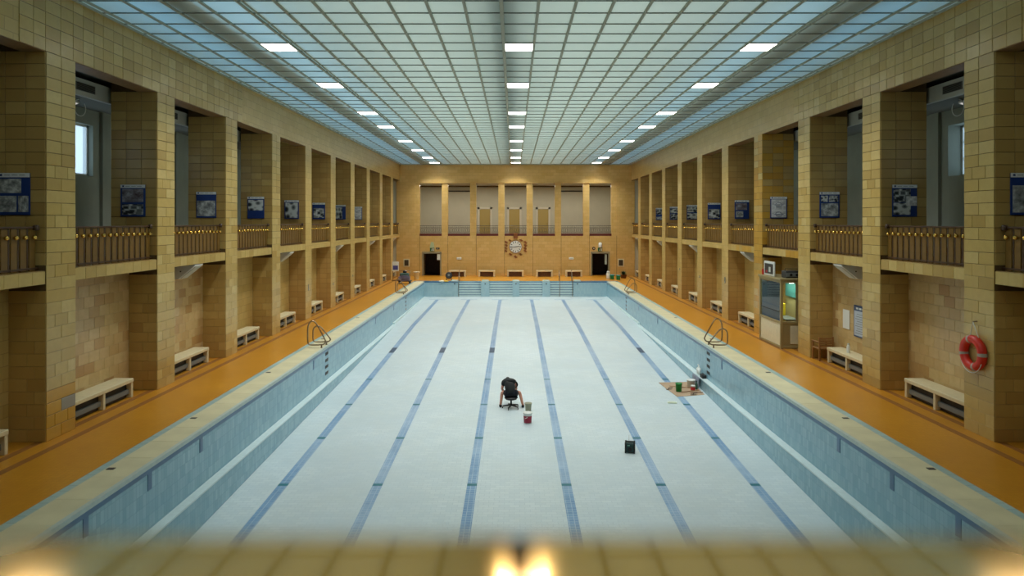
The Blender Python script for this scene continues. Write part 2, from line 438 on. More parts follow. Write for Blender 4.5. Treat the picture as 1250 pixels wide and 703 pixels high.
# ------------------------------------------------------------------ long walls, galleries
WALLX = {-1: 12.65, 1: 12.78}
PANEX = {-1: 12.83, 1: 13.2}
winno = 0
for s in (-1, 1):
    S = SIDE[s]; face = 'x+' if s < 0 else 'x-'
    wl = thing('wall_'+S, 'ochre tiled %s long wall with frieze above the pillars and alcoves between them' % S, 'wall', (0, 0, 0), kind='structure')
    fr = MB().box(s*W, s*(W+.5), -4, YE+.3, ZL, ZC+.05).build('frieze', M['brick'], wl)
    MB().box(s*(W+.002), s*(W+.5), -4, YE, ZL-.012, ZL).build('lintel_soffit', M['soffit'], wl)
    y = 13.6
    while y < 24.5:
        wd = random.choice((.36, .42, .42, .48, .40)); ht = (ZC-ZL)/5
        for r in range(5): lay(fr, (0, 0, 0), face, wd, ht, (s*(W-.002), y+wd/2, 0), ZL+(r+.5)*ht, 'tile', .002)
        y += wd
    MB().box(s*(W-.002), s*(W+.1), 13.604, y-.004, ZL+.001, ZC).build('frieze_bed', M['grout'], fr)
    ab = MB().box(s*XB, s*(XB+.3), -4, YE+.3, 0, GB).build('alcove_wall', M['brick'], wl)
    for n in (0, 1):
        ya, yb = PY(n)+PW+(.9 if n == 0 else .6), PY(n+1); rows = 12; ht = GB/rows
        for r in range(rows):
            u = ya+(.21 if r % 2 else 0)
            while u < yb-.02:
                wd = min(.42, yb-u)
                if yb-u-wd < .08: wd = yb-u
                lay(ab, (0, 0, 0), face, wd, ht, (s*XB, u+wd/2, 0), (r+.5)*ht, 'tile_back'); u += wd
    # gallery
    gf = MB().box(s*(W+.3), s*(WALLX[s]+.1), -4, YE+.2, GB, GT-.005).build('floor_gallery_'+S, M['gal_floor'])
    tag(gf, 'gallery floor above the %s alcoves' % S, 'floor', kind='structure')
    gc = MB().box(s*(W+.5), s*(WALLX[s]+.5), -4, YE+.2, 8.56, 8.8).box(s*11.48, s*(WALLX[s]+.05), -4, YE-.5, 7.95, 8.4).build('ceiling_gallery_'+S, M['gal_ceiling'])
    tag(gc, 'grey gallery ceiling behind the %s pillars' % S, 'ceiling', kind='structure')
    x0, x1 = s*WALLX[s], s*(PANEX[s]+.12)
    m = MB(); wz0, wz1 = 6.0, 7.5
    m.box(x0, x1, -4, YE+.2, GT-.1, wz0); m.box(x0, x1, -4, YE+.2, wz1, 8.7)
    ys = [(PY(n)-.19, PY(n)+1.43) for n in (0, 1, 2)]
    last = -4
    for a, c in ys: m.box(x0, x1, last, a, wz0, wz1); last = c
    m.box(x0, x1, last, YE+.2, wz0, wz1)
    # shallow wall strips between the window bays
    for n in range(0, 4): m.box(x0, x0-s*.10, PY(n)+1.75, PY(n)+2.2, GT, 8.56)
    ow = m.build('wall_outer_'+S, M['plaster']); tag(ow, 'grey plastered outer wall of the %s gallery with windows' % S, 'wall', kind='structure')
    bb = MB().box(x0, x0-s*.03, -4, YE, GT, GT+.28).build('baseboard_'+S, M['red_base']); tag(bb, 'dark red skirting along the %s gallery wall' % S, 'baseboard', kind='structure')
    for a, c in ys:
        winno += 1
        wn = thing('window_%d' % winno, 'small bright gallery window in the %s outer wall' % S, 'window', (s*PANEX[s], (a+c)/2, wz0), kind='structure', group='%s gallery windows' % S)
        wd, hh = c-a, wz1-wz0
        fm = MB()
        for q in (-wd/2, wd/2-.06): fm.box(-.03, .03, q, q+.06, 0, hh)
        fm.box(-.03, .03, -wd/2, wd/2, 0, .06); fm.box(-.03, .03, -wd/2, wd/2, hh-.06, hh)
        fo = fm.build('window_frame', M['white'], wn)
        mt = MB().box(-.025, .025, -.03, .03, 0, hh)
        for z in (hh*.34, hh*.67): mt.box(-.018, .018, -wd/2, wd/2, z-.015, z+.015)
        if s > 0: mt.build('glazing_bars', M['white'], wn)
        for q in (0, 1):
            MB().box(-.004, .004, -wd/2+.03 if q == 0 else .02, -.02 if q == 0 else wd/2-.03, .03, hh-.03).build('pane', M['pane'], wn)
    # duct
    du = thing('ventilation_duct', 'white ventilation duct under the %s gallery ceiling' % S, 'duct', (s*11.36, 0, 7.93))
    MB().box(0, s*.115, -3.5, YE-1, 0, .435).build('duct_casing', M['duct'], du)
    for n in range(-1, 4):
        y = PY(n)+3.1
        gr = MB().box(-s*.012, 0, y, y+.8, .12, .33).build('vent_grille', M['grey'], du)
        g = MB()
        for k in range(5): g.box(-s*.02, -s*.012, y+.03, y+.77, .135+k*.038, .155+k*.038)
        g.build('grille_louvres', M['dark'], gr)
    for n in (0, 1, 2):
        y = PY(n)+PW+3.0
        gl = thing('gallery_lamp', 'round white lamp on the %s gallery ceiling with a looped cable, %s bay' % (S, ORD[n]), 'lamp', (s*12.1, y, 7.95), group='%s gallery ceiling lamps' % S)
        MB().lathe([(.1, -.12), (.24, -.1), (.25, -.06), (.05, -.05), (.04, 0)], 18).build('lamp_body', M['white'], gl)
        MB().lathe([(.16, -.135), (.21, -.105)], 18).build('lamp_diffuser', M['lamp_dim'], gl)
        pts = [(-s*.3+.0, .25*math.cos(a), -.24+.22*math.sin(a)) for a in [R(q) for q in range(100, 420, 20)]]
        MB().tube(pts, .012, 6).build('cable', M['white'], gl)
    # gallery edge beams and railings, one per bay
    for n in range(RN, RF+1):
        ya = PY(n)+PW; yb = PY(n+1) if n < RF else YE
        x = s*(W+.02); det = -1 <= n <= 3
        gold = s == 1 and n in (2, 3)
        k = n+1
        bay = ('%s bay of the %s colonnade from the near end' % (ORD[n], S)) if n >= 0 else ('bay cut by the left picture edge' if s < 0 else 'bay cut by the right picture edge')
        eb = MB().box(x, s*(W+.4), ya, yb, GB, GT).build('edge_beam', M['brick'] if not det else M['grout'])
        tag(eb, 'tiled gallery edge beam of the '+bay, 'beam', '%s gallery edge beams' % S, 'structure')
        if det:
            N = 9; wd = (yb-ya)/N
            for q in range(N): lay(eb, (0, 0, 0), face, wd, GT-GB, (x, ya+(q+.5)*wd, 0), (GT+GB)/2, 'tile_gold' if gold and random.random() < .3 else 'tile')
            MB().box(x+s*.004, s*(W+.4), ya, yb, GT, GT+.012).build('beam_top', M['brick_shaded'], eb)
        if n < -1: continue
        L = yb-ya
        ra = thing('railing', 'slatted gallery railing with brass knobs, '+bay, 'railing', (s*(W+.16), ya, GT), group='%s gallery railings' % S)
        N = 13; pt = (L-.12)/N
        hr = MB().cbox(-.045, .045, .02, L-.02, .90, .945, .012)
        hr.build('handrail', M['wood_dark'], ra)
        MB().lathe([(.03, -.05), (.06, -.04), (.06, .04), (.03, .05)], 12).xform(Matrix.Translation((-s*.05, L-.14, .92)) @ Matrix.Rotation(R(90), 4, 'Y')).build('rail_scroll', M['wood_dark'], ra)
        MB().box(-.025, .025, .02, L-.02, .05, .09).build('bottom_rail', M['wood_dark'], ra)
        if n <= 3:
            sm = MB().cbox(-.012, .012, -.088, .088, .02, .9, .006).mesh('slat', M['wood'])
            pm = MB().box(-.01, .01, -.022, .022, .04, .9).mesh('baluster', M['wood_dark'])
            km = MB().ball((-s*.055, 0, .72), .047, 10).tube([(-s*.012, 0, .72), (-s*.05, 0, .72)], .012, 6).mesh('knob', M['brass'])
            for q in range(N):
                yy = .06+(q+.5)*pt
                inst('slat', sm, ra, (0, yy, 0)); inst('knob', km, ra, (0, yy, 0))
                if q: inst('baluster', pm, ra, (s*.01, .06+q*pt, 0))
        else:
            m1, m2 = MB(), MB()
            for q in range(N):
                yy = .06+(q+.5)*pt
                m1.box(-.012, .012, yy-.088, yy+.088, .02, .9); m2.ball((-s*.055, yy, .72), .047, 6)
            tag(m1.build('slats', M['wood'], ra), kind='stuff'); tag(m2.build('knobs', M['brass'], ra), kind='stuff')

# ------------------------------------------------------------------ far wall
O7 = [(-7.34+2.447*i) for i in range(7)]           # openings
ow2 = .955
fw = thing('wall_far', 'golden tiled far end wall with seven tall gallery openings', 'wall', (0, YE, 0), kind='structure')
DL, DR = (-8.06, -6.42), (6.50, 8.12)
DH = 1.98
m = MB()
xs = [-W-.3, DL[0], DL[1], DR[0], DR[1], W+.3]
m.box(xs[0], xs[1], 0, .5, 0, DH); m.box(xs[2], xs[3], 0, .5, 0, DH); m.box(xs[4], xs[5], 0, .5, 0, DH)
m.box(xs[0], xs[5], 0, .5, DH, 3.44)
m.box(xs[0], xs[5], 0, .5, 8.02, ZC+.05)
m.box(xs[0], -8.74, 0, .5, 3.44, 8.02); m.box(8.74, xs[5], 0, .5, 3.44, 8.02)
m.build('end_wall_tiling', M['brick_end'], fw)
px = [(-8.74, O7[0]-ow2)]+[(O7[i]+ow2, O7[i+1]-ow2) for i in range(6)]+[(O7[6]+ow2, 8.74)]
for a, c in px:
    MB().box(a, c, .06, .52, 3.44, 8.02).build('opening_pier', M['brick_end'], fw)
    MB().box(c-.012, c+.012, -.006, 0, 0.02, 3.44).build('wall_groove', M['grout'], fw)
MB().box(-8.9, 8.9, -.05, 0, 8.0, 8.06).build('lintel_moulding', M['brick_end'], fw)
for x in O7:
    MB().box(x-ow2, x+ow2, .02, .5, 3.44, 3.64).build('red_sill', M['red_base'], fw)
# room behind
eg = MB()
eg.box(-10.3, 10.3, 5.5, 5.9, 3.2, 8.4); eg.box(-10.3, -9.6, .5, 5.5, 3.2, 8.4); eg.box(9.6, 10.3, .5, 5.5, 3.2, 8.4)
eg.box(-10.3, 10.3, .4, 5.9, 8.06, 8.4)
o = eg.build('wall_far_gallery', M['plaster_end'], None, (0, YE, 0)); tag(o, 'pale plastered rear wall of the far gallery', 'wall', kind='structure')
o = MB().box(-10.3, 10.3, .3, 5.9, 3.2, 3.44).build('floor_far_gallery', M['gal_floor'], None, (0, YE, 0)); tag(o, 'floor of the far gallery', 'floor', kind='structure')
o = MB().box(-9.6, 9.6, 5.42, 5.5, 7.94, 8.06).build('trim_1', M['grout'], None, (0, YE, 0)); tag(o, 'dark cornice at the top of the far gallery wall', 'trim', kind='structure')
for a, c in ((-6.9, -4.2), (4.1, 6.8)):
    o = MB().tube([(a, 5.3, 7.55), (c, 5.3, 7.55)], .05, 8).build('dark_bar', M['dark'], None, (0, YE, 0))  # dark horizontal line on the wall, built as a thin tube
    tag(o, 'thin dark bar high on the far gallery wall, %s one' % ('left' if a < 0 else 'right'), 'rail')
for i, x in enumerate((-2.78, 0, 2.72)):
    d = thing('door_%d' % (i+1), '%s olive yellow door in the far gallery' % ('left', 'middle', 'right')[i], 'door', (x-.1, YE+5.5, 3.44), kind='structure')
    m = MB(); m.box(-.67, -.5, -.06, 0, 0, 2.6); m.box(.5, .67, -.06, 0, 0, 2.6); m.box(-.67, .67, -.06, 0, 2.42, 2.6)
    m.build('door_frame', plain('door_frame_cream', lin(206, 200, 178), .6), d)
    MB().cbox(-.5, .5, -.03, 0, .02, 2.42, .01).build('door_leaf', plain('olive_door', lin(170, 148, 84), .5), d)
    MB().lathe([(.02, 0), (.03, .06)], 8).xform(Matrix.Translation((.4, -.03, 1.05)) @ Matrix.Rotation(R(90), 4, 'X')).build('door_handle', M['brass'], d)
for i, x in enumerate(O7):
    r = thing('far_railing', 'thin dark lattice railing in the %s far gallery opening from the left' % ORD[i], 'railing', (x, YE+.28, 3.64), group='far gallery railings')
    m = MB(); a = ow2
    m.tube([(-a, 0, .68), (a, 0, .68)], .02, 6); m.tube([(-a, 0, .08), (a, 0, .08)], .014, 6); m.tube([(-a, 0, .52), (a, 0, .52)], .012, 6)
    m.build('rails', M['darkgrey'], r)
    m = MB()
    for k in range(12):
        xx = -a+2*a*(k+.5)/12
        m.tube([(xx, 0, 0), (xx, 0, .68)], .011, 5)
        m.tube([(xx-.08, 0, .1), (xx+.08, 0, .5)], .008, 4); m.tube([(xx+.08, 0, .1), (xx-.08, 0, .5)], .008, 4)
    tag(m.build('lattice', M['darkgrey'], r), kind='stuff')

# doorways at the ends of the far wall: frame, dark lobby behind
for i, (a, c) in enumerate((DL, DR)):
    d = thing('door_%d' % (i+4), 'open dark doorway at the %s of the far wall' % ('left', 'right')[i], 'door', ((a+c)/2, YE, 0), kind='structure')
    h = (c-a)/2
    m = MB(); m.box(-h-.02, -h+.1, -.05, .45, 0, DH); m.box(h-.1, h+.02, -.05, .45, 0, DH); m.box(-h-.02, h+.02, -.05, .45, DH-.06, DH+.1)
    m.build('door_frame', plain('grey_door_frame', lin(150, 140, 110), .5), d)
    m = MB(); m.box(-h-1, h+1, 3.4, 3.6, -.1, 2.9); m.box(-h-1, -h-.8, .5, 3.4, -.1, 2.9); m.box(h+.8, h+1, .5, 3.4, -.1, 2.9); m.box(-h-1, h+1, .5, 3.6, 2.8, 2.95)
    m.build('lobby', M['brown'], d)
    MB().box(-h-1, h+1, .4, 3.6, -.1, .0).build('lobby_floor', M['brown'], d)
    lf = MB().cbox(-h+.12, -h+.16, .05, .85, .02, DH-.1, .008)
    lf.build('door_leaf', plain('door_leaf_paint', lin(110, 92, 60) if i == 0 else lin(70, 84, 66), .5), d)
    if i == 0: MB().box(h-.36, h-.1, .0, .02, DH-.62, DH-.12).build('door_notice', M['white'], d)
    else: MB().box(h-.4, h-.22, .1, .12, DH-1.0, DH-.12).build('door_notice', M['coping_in'], d)

# clock with copper ornaments
ck = thing('wall_clock', 'large round white wall clock with black hour marks and brown ornaments on the far wall', 'clock', (.0, YE, 3.06-.57))
def disc(r, t, y, n=40): return MB().lathe([(r, 0), (r, t)], n, smooth=False).xform(Matrix.Translation((0, y, .0)) @ Matrix.Rotation(R(90), 4, 'X'))
ck.location.z = 2.5-.0
ZK2 = -.0
M['copper'] = plain('copper_brown', lin(150, 92, 48), .45, .3)
disc(.56, .05, 0).build('clock_rim', M['copper'], ck)
disc(.52, .03, -.05).build('dial', M['white'], ck)
m = MB()
for k in range(12):
    m2 = MB().box(-.03, .03, -.095, -.078, .34, .47); m2.xform(Matrix.Rotation(R(30*k), 4, 'Y')); m.add(m2.v, m2.f)
m.build('hour_marks', M['dark'], ck)
MB().box(-.03, .03, -.11, -.097, -.08, .32).xform(Matrix.Rotation(R(82), 4, 'Y')).build('hour_hand', M['dark'], ck)
MB().box(-.022, .022, -.125, -.112, -.1, .46).xform(Matrix.Rotation(R(268), 4, 'Y')).build('minute_hand', M['dark'], ck)
def orn(x, z, w, h):
    m = MB(); m.cbox(-w, w, -.05, 0, -h*.25, h*.25, .01); m.cbox(-w*.3, w*.3, -.06, 0, -h, h, .01)
    m.cbox(-w*.9, -w*.4, -.05, 0, h*.3, h*.9, .01); m.cbox(w*.4, w*.9, -.05, 0, -h*.9, -h*.3, .01)
    m.build('ornament', M['copper'], ck, (x, 0, z))
for x, z, ww, hh in ((-.48, .56, .12, .1), (.48, .58, .16, .1), (-.82, .4, .14, .12), (.86, .4, .15, .12), (-.8, .13, .13, .11), (.86, .12, .14, .12), (-.82, -.12, .12, .11),
                     (.82, -.14, .14, .12), (-.84, -.36, .13, .1), (.84, -.36, .14, .1), (-.45, -.64, .15, .1), (.43, -.64, .15, .1), (0, -.86, .16, .13)):
    orn(x, z, ww, hh)
MB().cbox(-.17, .17, -.14, 0, .72, 1.14, .02).build('clock_bracket', M['copper'], ck)
MB().cbox(-.2, .2, -.2, .02, 1.1, 1.2, .02).build('bracket_cap', M['copper'], ck)

# ------------------------------------------------------------------ ceiling
ce = thing('ceiling', 'glazed ceiling of frosted glass panels in a grey steel grid', 'ceiling', (0, 0, 0), kind='structure')
CX0, CW_, CY0, CH = -.42, .85, 15.37, .90
kx = range(-11, 13)
YA, YB = CY0-20*CH, YE
for k in kx:
    x = CX0+k*CW_
    wdt = .032 if k != 0 else .045
    if k in (-7, 8): wdt = .03
    MB().box(x-wdt, x+wdt, YA, YB, ZC-.03, ZC+.04).build('rib', M['rib'], ce)
    if k in (-7, 9): MB().box(x+.1, x+.135, YA, YB, ZC-.02, ZC+.08).build('rib', M['rib'], ce)
m = MB()
rows = range(-20, 49)
for r in rows:
    y = CY0+r*CH
    m.box(-W, W, y-.016, y+.016, ZC-.012, ZC+.06)
tag(m.build('cross_ribs', plain('dark_cross_rib', lin(128, 136, 126), .6), ce), kind='stuff')
for s in (-1, 1): MB().box(s*W, s*(W-.07), YA, YB, ZC-.04, ZC+.05).build('edge_angle', M['rib'], ce)
MB().box(-W, W, YE-.07, YE, ZC-.05, ZC+.05).build('edge_angle', M['rib'], ce)
LROWS = [-6, 4, 10, 17, 22, 29, 35, 41, 46]
LCOL = (-8, 0, 8)
xe = [-W]+[CX0+k*CW_ for k in kx]+[W]
def tray(x0, x1, y0, y1):
    z0, z1 = ZC+.01, ZC+.03
    return [(x0, y0, z0), (x1, y0, z0), (x1, y1, z0), (x0, y1, z0), (x0, y0, z1), (x1, y0, z1), (x1, y1, z1), (x0, y1, z1)], [(3, 2, 1, 0), (0, 1, 5, 4), (1, 2, 6, 5), (2, 3, 7, 6), (3, 0, 4, 7)]
field = MB(); pmesh = {}
for r in rows:
    y0, y1 = CY0+r*CH, CY0+(r+1)*CH
    if y1 > YE: y1 = YE
    for i in range(len(xe)-1):
        if 1 <= i < len(xe)-2 and (i-1+kx[0]) in LCOL and (r in LROWS[1:] or (r in (-7, -8) and i-1+kx[0]) or (r in (-6, -7) and i-1+kx[0] == 0)): continue
        x0, x1 = xe[i]+.01, xe[i+1]-.01
        if 0 <= r <= 11 and len(pmesh) < 400:
            wk = round(x1-x0, 3)
            if wk not in pmesh:
                v, ff = tray(-wk/2, wk/2, -CH/2+.005, CH/2-.005); pmesh[wk] = MB().add([(a, b_, c-ZC) for a, b_, c in v], ff).mesh('ceiling_panel', M['glass'])
            inst('ceiling_panel', pmesh[wk], ce, ((x0+x1)/2, (y0+y1)/2, ZC))
        else: field.add(*tray(x0, x1, y0+.005, y1-.005))
tag(field.build('ceiling_panels', M['glass'], ce), kind='stuff')
# roof space above: girders over the ceiling, roof deck and side closures keep the sky out
for nm, x0, x1, z0, z1 in (('left', -8.04, -7.42, .14, .7), ('right', 7.40, 8.05, .14, .7), ('middle', -.78, .0, .32, .9)):
    o = MB().box(x0, x1, YA, YE, ZC+z0, ZC+z1).build('roof_girder', M['beam']); tag(o, '%s roof girder showing as a dark band above the glass ceiling' % nm, 'girder', kind='structure')
rf = MB(); rf.box(-14, 14, -5, YE+6.5, 13.2, 13.4); rf.box(-11.6, -11.3, -5, YE+1, ZC-.1, 13.3); rf.box(11.3, 11.6, -5, YE+1, ZC-.1, 13.3)
rf.box(-14, 14, -5.2, -4.9, -.5, 13.3); rf.box(-14, 14, YE+.35, YE+.6, ZC, 13.3); rf.box(-13.6, 13.6, YE+5.9, YE+6.1, -1, 9); rf.box(10.3, 13.6, YE+.05, YE+.3, -.3, 9); rf.box(-13.6, -10.3, YE+.05, YE+.3, -.3, 9)
o = rf.build('wall_near', M['plaster_end']); tag(o, 'plastered near end wall and roof casing behind the camera', 'wall', kind='structure')
# square lights
fmesh = MB()
h = CW_/2-.03
fmesh.box(-h-.03, h+.03, -CH/2+.01, -CH/2+.05, -.02, .05); fmesh.box(-h-.03, h+.03, CH/2-.05, CH/2-.01, -.02, .05)
fmesh.box(-h-.03, -h, -CH/2, CH/2, -.02, .05); fmesh.box(h, h+.03, -CH/2, CH/2, -.02, .05); fmesh.box(-h-.03, h+.03, -CH/2, CH/2, .06, .09)
fme = fmesh.mesh('lamp_frame', M['white'])
dme0 = MB().box(-h, h, -CH/2+.05, CH/2-.05, -.012, .02).mesh('diffuser', emit('bright_lamp_diffuser', (1, .98, .93, 1), 22))
dme = MB().box(-h, h, -CH/2+.05, CH/2-.05, -.012, .02).mesh('diffuser', M['lamp'])
for c, cn in zip(LCOL, ('left', 'middle', 'right')):
    for j, r in enumerate(LROWS):
        lb = 'glowing square ceiling light, %s from the near end in the %s row' % (ORD[j-1], cn) if j else 'glowing square ceiling light over the near gallery, %s row' % cn
        t = thing('ceiling_light', lb, 'light', (CX0+(c+.5)*CW_, CY0+(r+.5-(0 if r > 0 else (.45 if c == 0 else 1.3)))*CH, ZC), group='%s row of ceiling lights' % cn)
        inst('lamp_frame', fme, t, (0, 0, 0)); inst('diffuser', dme if j else dme0, t, (0, 0, 0))
        if j:
            a = area('lamp_light', (0, 0, -.016), 2*h, CH-.1, LAMPW, (.98, 1, .98)); a.data.spread = R(118); a.parent = t

# ------------------------------------------------------------------ near gallery: floor and glazed parapet in front of the lens
o = MB().box(-10, 10, -4, .3, 3.3, 3.6).build('floor_near_gallery', M['gal_floor']); tag(o, 'floor of the near gallery under the camera', 'floor', kind='structure')
def parapet_mat():
    k = NT('glazed_parapet_coping'); k.b.inputs['Base Color'].default_value = lin(234, 178, 72)
    k.b.inputs['Metallic'].default_value = .6; k.b.inputs['Roughness'].default_value = .09; k.b.inputs['Coat Weight'].default_value = .5
    k.bump(k.noise(k.pos(), 6, 2), .02, .01); return k.m
pp = MB().box(-W, W, .12, .33, 3.3, 4.42).build('parapet', M['brick']); tag(pp, 'near gallery parapet with glossy yellow coping out of focus along the bottom edge', 'parapet', kind='structure')
ZT = EYE-.17
MB().box(-9.8, 9.8, .07, .373, ZT-.06, ZT-.0025).build('mortar_bed', M['grout'], pp)
cst = MB().cbox(-.2485, .2485, .06, .375, ZT-.05, ZT, .006).mesh('parapet_coping_stone', parapet_mat())
for k in range(-20, 20): inst('parapet_coping_stone', cst, pp, (CAMX+.003+.25+.5*k, 0, 0)) if abs(CAMX+.25+.5*k) < 9.8 else None

# ------------------------------------------------------------------ benches
def bench_long(L=2.55):
    t = thing('bench', 'x', 'bench')
    MB().cbox(-.26, .26, -L/2, L/2, .40, .50, .012).build('seat_slab', M['cream'], t)
    for y in (-L/2+.05, 0, L/2-.05): MB().cbox(-.245, .24, y-.045, y+.045, 0, .40, .01).build('leg', M['cream'], t)
    MB().box(-.12, .23, -L/2+.1, L/2-.1, .015, .39).build('back_panel', M['dark'], t)  # near-black fill, paints the shade in the slot under the seat
    MB().cbox(-.185, -.125, -L/2+.1, L/2-.1, .10, .23, .01).build('heater_bar', M['grey'], t)
    return t
first = None
for s in (-1, 1):
    for n in range(-1, 10):
        if s == 1 and n == 2: continue
        ya = PY(n)+PW; yb = PY(n+1) if n < RF else YE-.3
        lab = 'cream stone bench with dark heater slot in the %s alcove of the %s wall' % (ORD[n] if n >= 0 else 'nearest', SIDE[s])
        if n == -1: lab = 'cream bench cut off by the %s picture edge before the nearest pillar' % SIDE[s]
        loc = (s*(XB-.29), (ya+yb)/2-.25, 0); rz = 0 if s > 0 else math.pi
        if first is None: first = bench_long(); first.location = loc; first.rotation_euler = (0, 0, rz); first['label'] = lab; first['group'] = 'left alcove benches'
        else: copy_thing(first, loc, rz, lab, '%s alcove benches' % SIDE[s])
fb = None
for i, x in enumerate((-4.93, -2.45, -.02, 2.45, 4.95)):
    lab = 'short cream bench with brown slatted front by the far wall, %s from the left' % ORD[i]
    if fb is None:
        fb = thing('end_bench', lab, 'bench', (x, YE-.9, 0), group='far wall benches')
        MB().cbox(-.7, .7, -.25, .25, .42, .53, .012).build('seat_slab', M['cream'], fb)
        for xx in (-.63, .63): MB().cbox(xx-.07, xx+.07, -.23, .23, 0, .42, .01).build('leg', M['cream'], fb)
        for z in (.05, .17, .29): MB().cbox(-.56, .56, -.16, -.13, z, z+.1, .006).build('front_slat', M['brown'], fb)
        MB().box(-.56, .56, -.1, -.06, .02, .41).build('back_panel', M['dark'], fb)
    else: copy_thing(fb, (x, YE-.9, 0), 0, lab, 'far wall benches')

# ------------------------------------------------------------------ wedge loudspeakers under the gallery
for s in (-1, 1):
    for n in (1, 3, 5, 7, 9):
        y = PY(n)+PW+1.55 if n < 9 else PY(n)+2.2
        t = thing('wedge_speaker', 'white wedge shaped loudspeaker under the gallery in the %s alcove of the %s wall' % (ORD[n], SIDE[s]), 'speaker', (s*(XB-.04), y, GB-.02), group='%s wedge speakers' % SIDE[s])
        MB().prism([(-s*.02, 0), (-s*.74, 0), (-s*.74, -.03), (-s*.22, -.44), (-s*.02, -.44)], -.27, .27).build('housing', M['white'], t)
        a = Vector((-s*.70, 0, -.07)); c = Vector((-s*.26, 0, -.42)); d = Vector((-s*.01, 0, -.014))
        m = MB(); vs = []
        for off in (Vector((0, 0, 0)), d):
            for p, yy in ((a, -.2), (a, .2), (c, .2), (c, -.2)): vs.append((p.x+off.x, yy, p.z+off.z))
        m.add(vs, [(0, 1, 2, 3), (7, 6, 5, 4), (0, 4, 5, 1), (1, 5, 6, 2), (2, 6, 7, 3), (3, 7, 4, 0)]); m.build('speaker_grille', M['duct'], t)
        MB().lathe([(.02, 0), (.02, .02)], 8).xform(Matrix.Translation((-s*.3, -.27, -.2)) @ Matrix.Rotation(R(90), 4, 'X')).build('bolt', M['dark'], t)

# ------------------------------------------------------------------ posters on the pillars
def photo(name, seed, dark, light, kind):
    k = NT(name); g = k.t.nodes.new('ShaderNodeTexCoord').outputs['Generated']
    mp = k.t.nodes.new('ShaderNodeMapping'); mp.inputs['Location'].default_value = (seed*3.1, seed*1.7, seed*.9); mp.inputs['Scale'].default_value = (1, 1, 1); k.l(g, mp.inputs[0])
    if kind == 0:
        v = k.t.nodes.new('ShaderNodeTexVoronoi'); v.inputs['Scale'].default_value = 2.6; k.l(mp.outputs[0], v.inputs['Vector']); f = v.outputs['Distance']
    elif kind == 1: f = k.noise(mp.outputs[0], 2.4, 5, .65)
    else:
        v = k.t.nodes.new('ShaderNodeTexVoronoi'); v.distance = 'CHEBYCHEV'; v.inputs['Scale'].default_value = 3.4; k.l(mp.outputs[0], v.inputs['Vector']); f = v.outputs['Distance']
    k.l(k.ramp(f, [(.28, dark), (.5, tuple((a+b_)/2 for a, b_ in zip(dark, light))), (.62, light)]), k.b.inputs['Base Color'])
    k.b.inputs['Roughness'].default_value = .35; return k.m
G1, G2 = lin(28, 32, 40), lin(205, 208, 206)
PH = [photo('archive_photo_%d' % i, i+1, G1, G2, i % 3) for i in range(6)]
PH.append(photo('red_hall_photo', 9, lin(60, 14, 14), lin(170, 170, 180), 1))
PH.append(photo('drawing_photo', 11, lin(190, 190, 190), lin(235, 235, 235), 2))
BLUE = plain('poster_blue', lin(22, 52, 116), .4); HEAD = plain('poster_white_header', lin(222, 224, 224), .4)
INK = plain('poster_ink', lin(40, 60, 110), .5); WHITE2 = plain('poster_paper', lin(224, 224, 222), .4)
# layouts: list of (x0,x1,z0,z1,photo) on a .68 x .88 board, header at the top
LAY = {
 'two grey stair pictures stacked': [(.04, .50, .46, .76, 1), (.03, .40, .06, .40, 4), (.44, .65, .06, .40, 1)],
 'a red hall picture above pale figures': [(.05, .63, .40, .76, 6), (.05, .63, .05, .34, 2)],
 'one dim corridor picture below a blue band': [(.03, .65, .05, .58, 1)],
 'a street picture above a blue foot': [(.04, .64, .32, .75, 0)],
 'a large sculpture picture': [(.05, .63, .05, .76, 0)],
 'a building picture below a narrow blue band': [(.06, .62, .08, .60, 5)],
 'a slanted figure picture': [(.04, .48, .06, .74, 3)],
 'two pale plans': [(.05, .63, .42, .75, 7), (.05, .63, .05, .38, 7)],
 'a crowd picture and a tilted snapshot': [(.03, .50, .40, .76, 2), (.03, .50, .05, .38, 0), (.38, .67, .30, .56, 7)],
 'one white room picture below a blue band': [(.04, .66, .05, .62, 4)],
 'two small pictures over a tall one': [(.05, .28, .54, .75, 0), (.32, .63, .54, .75, 3), (.05, .63, .05, .49, 1)],
 'a pale drawing sheet with a ring emblem': [(.06, .62, .36, .74, 7), (.06, .62, .05, .28, 7)],
 'dark pictures with a blue side strip': [(.04, .58, .42, .74, 6), (.06, .40, .08, .36, 4)],
 'a pale picture below a deep blue band': [(.05, .63, .06, .55, 5)],
 'two grey pictures with a blue divider': [(.04, .64, .44, .76, 3), (.04, .64, .05, .38, 0)],
 'a dark square picture above a pale one': [(.04, .64, .44, .76, 5), (.04, .64, .05, .38, 2)],
 'a pale top picture and a dark foot': [(.04, .64, .40, .76, 2), (.04, .64, .05, .24, 1)],
}
LP = {-1: ['two grey stair pictures stacked', 'a red hall picture above pale figures', 'one dim corridor picture below a blue band', 'a street picture above a blue foot', 'a large sculpture picture', 'a building picture below a narrow blue band', 'a slanted figure picture', 'two pale plans'],
      1: ['one white room picture below a blue band', 'a crowd picture and a tilted snapshot', 'two small pictures over a tall one', 'a pale drawing sheet with a ring emblem', 'dark pictures with a blue side strip', 'a pale picture below a deep blue band', 'two grey pictures with a blue divider', 'a dark square picture above a pale one', 'a pale top picture and a dark foot']}
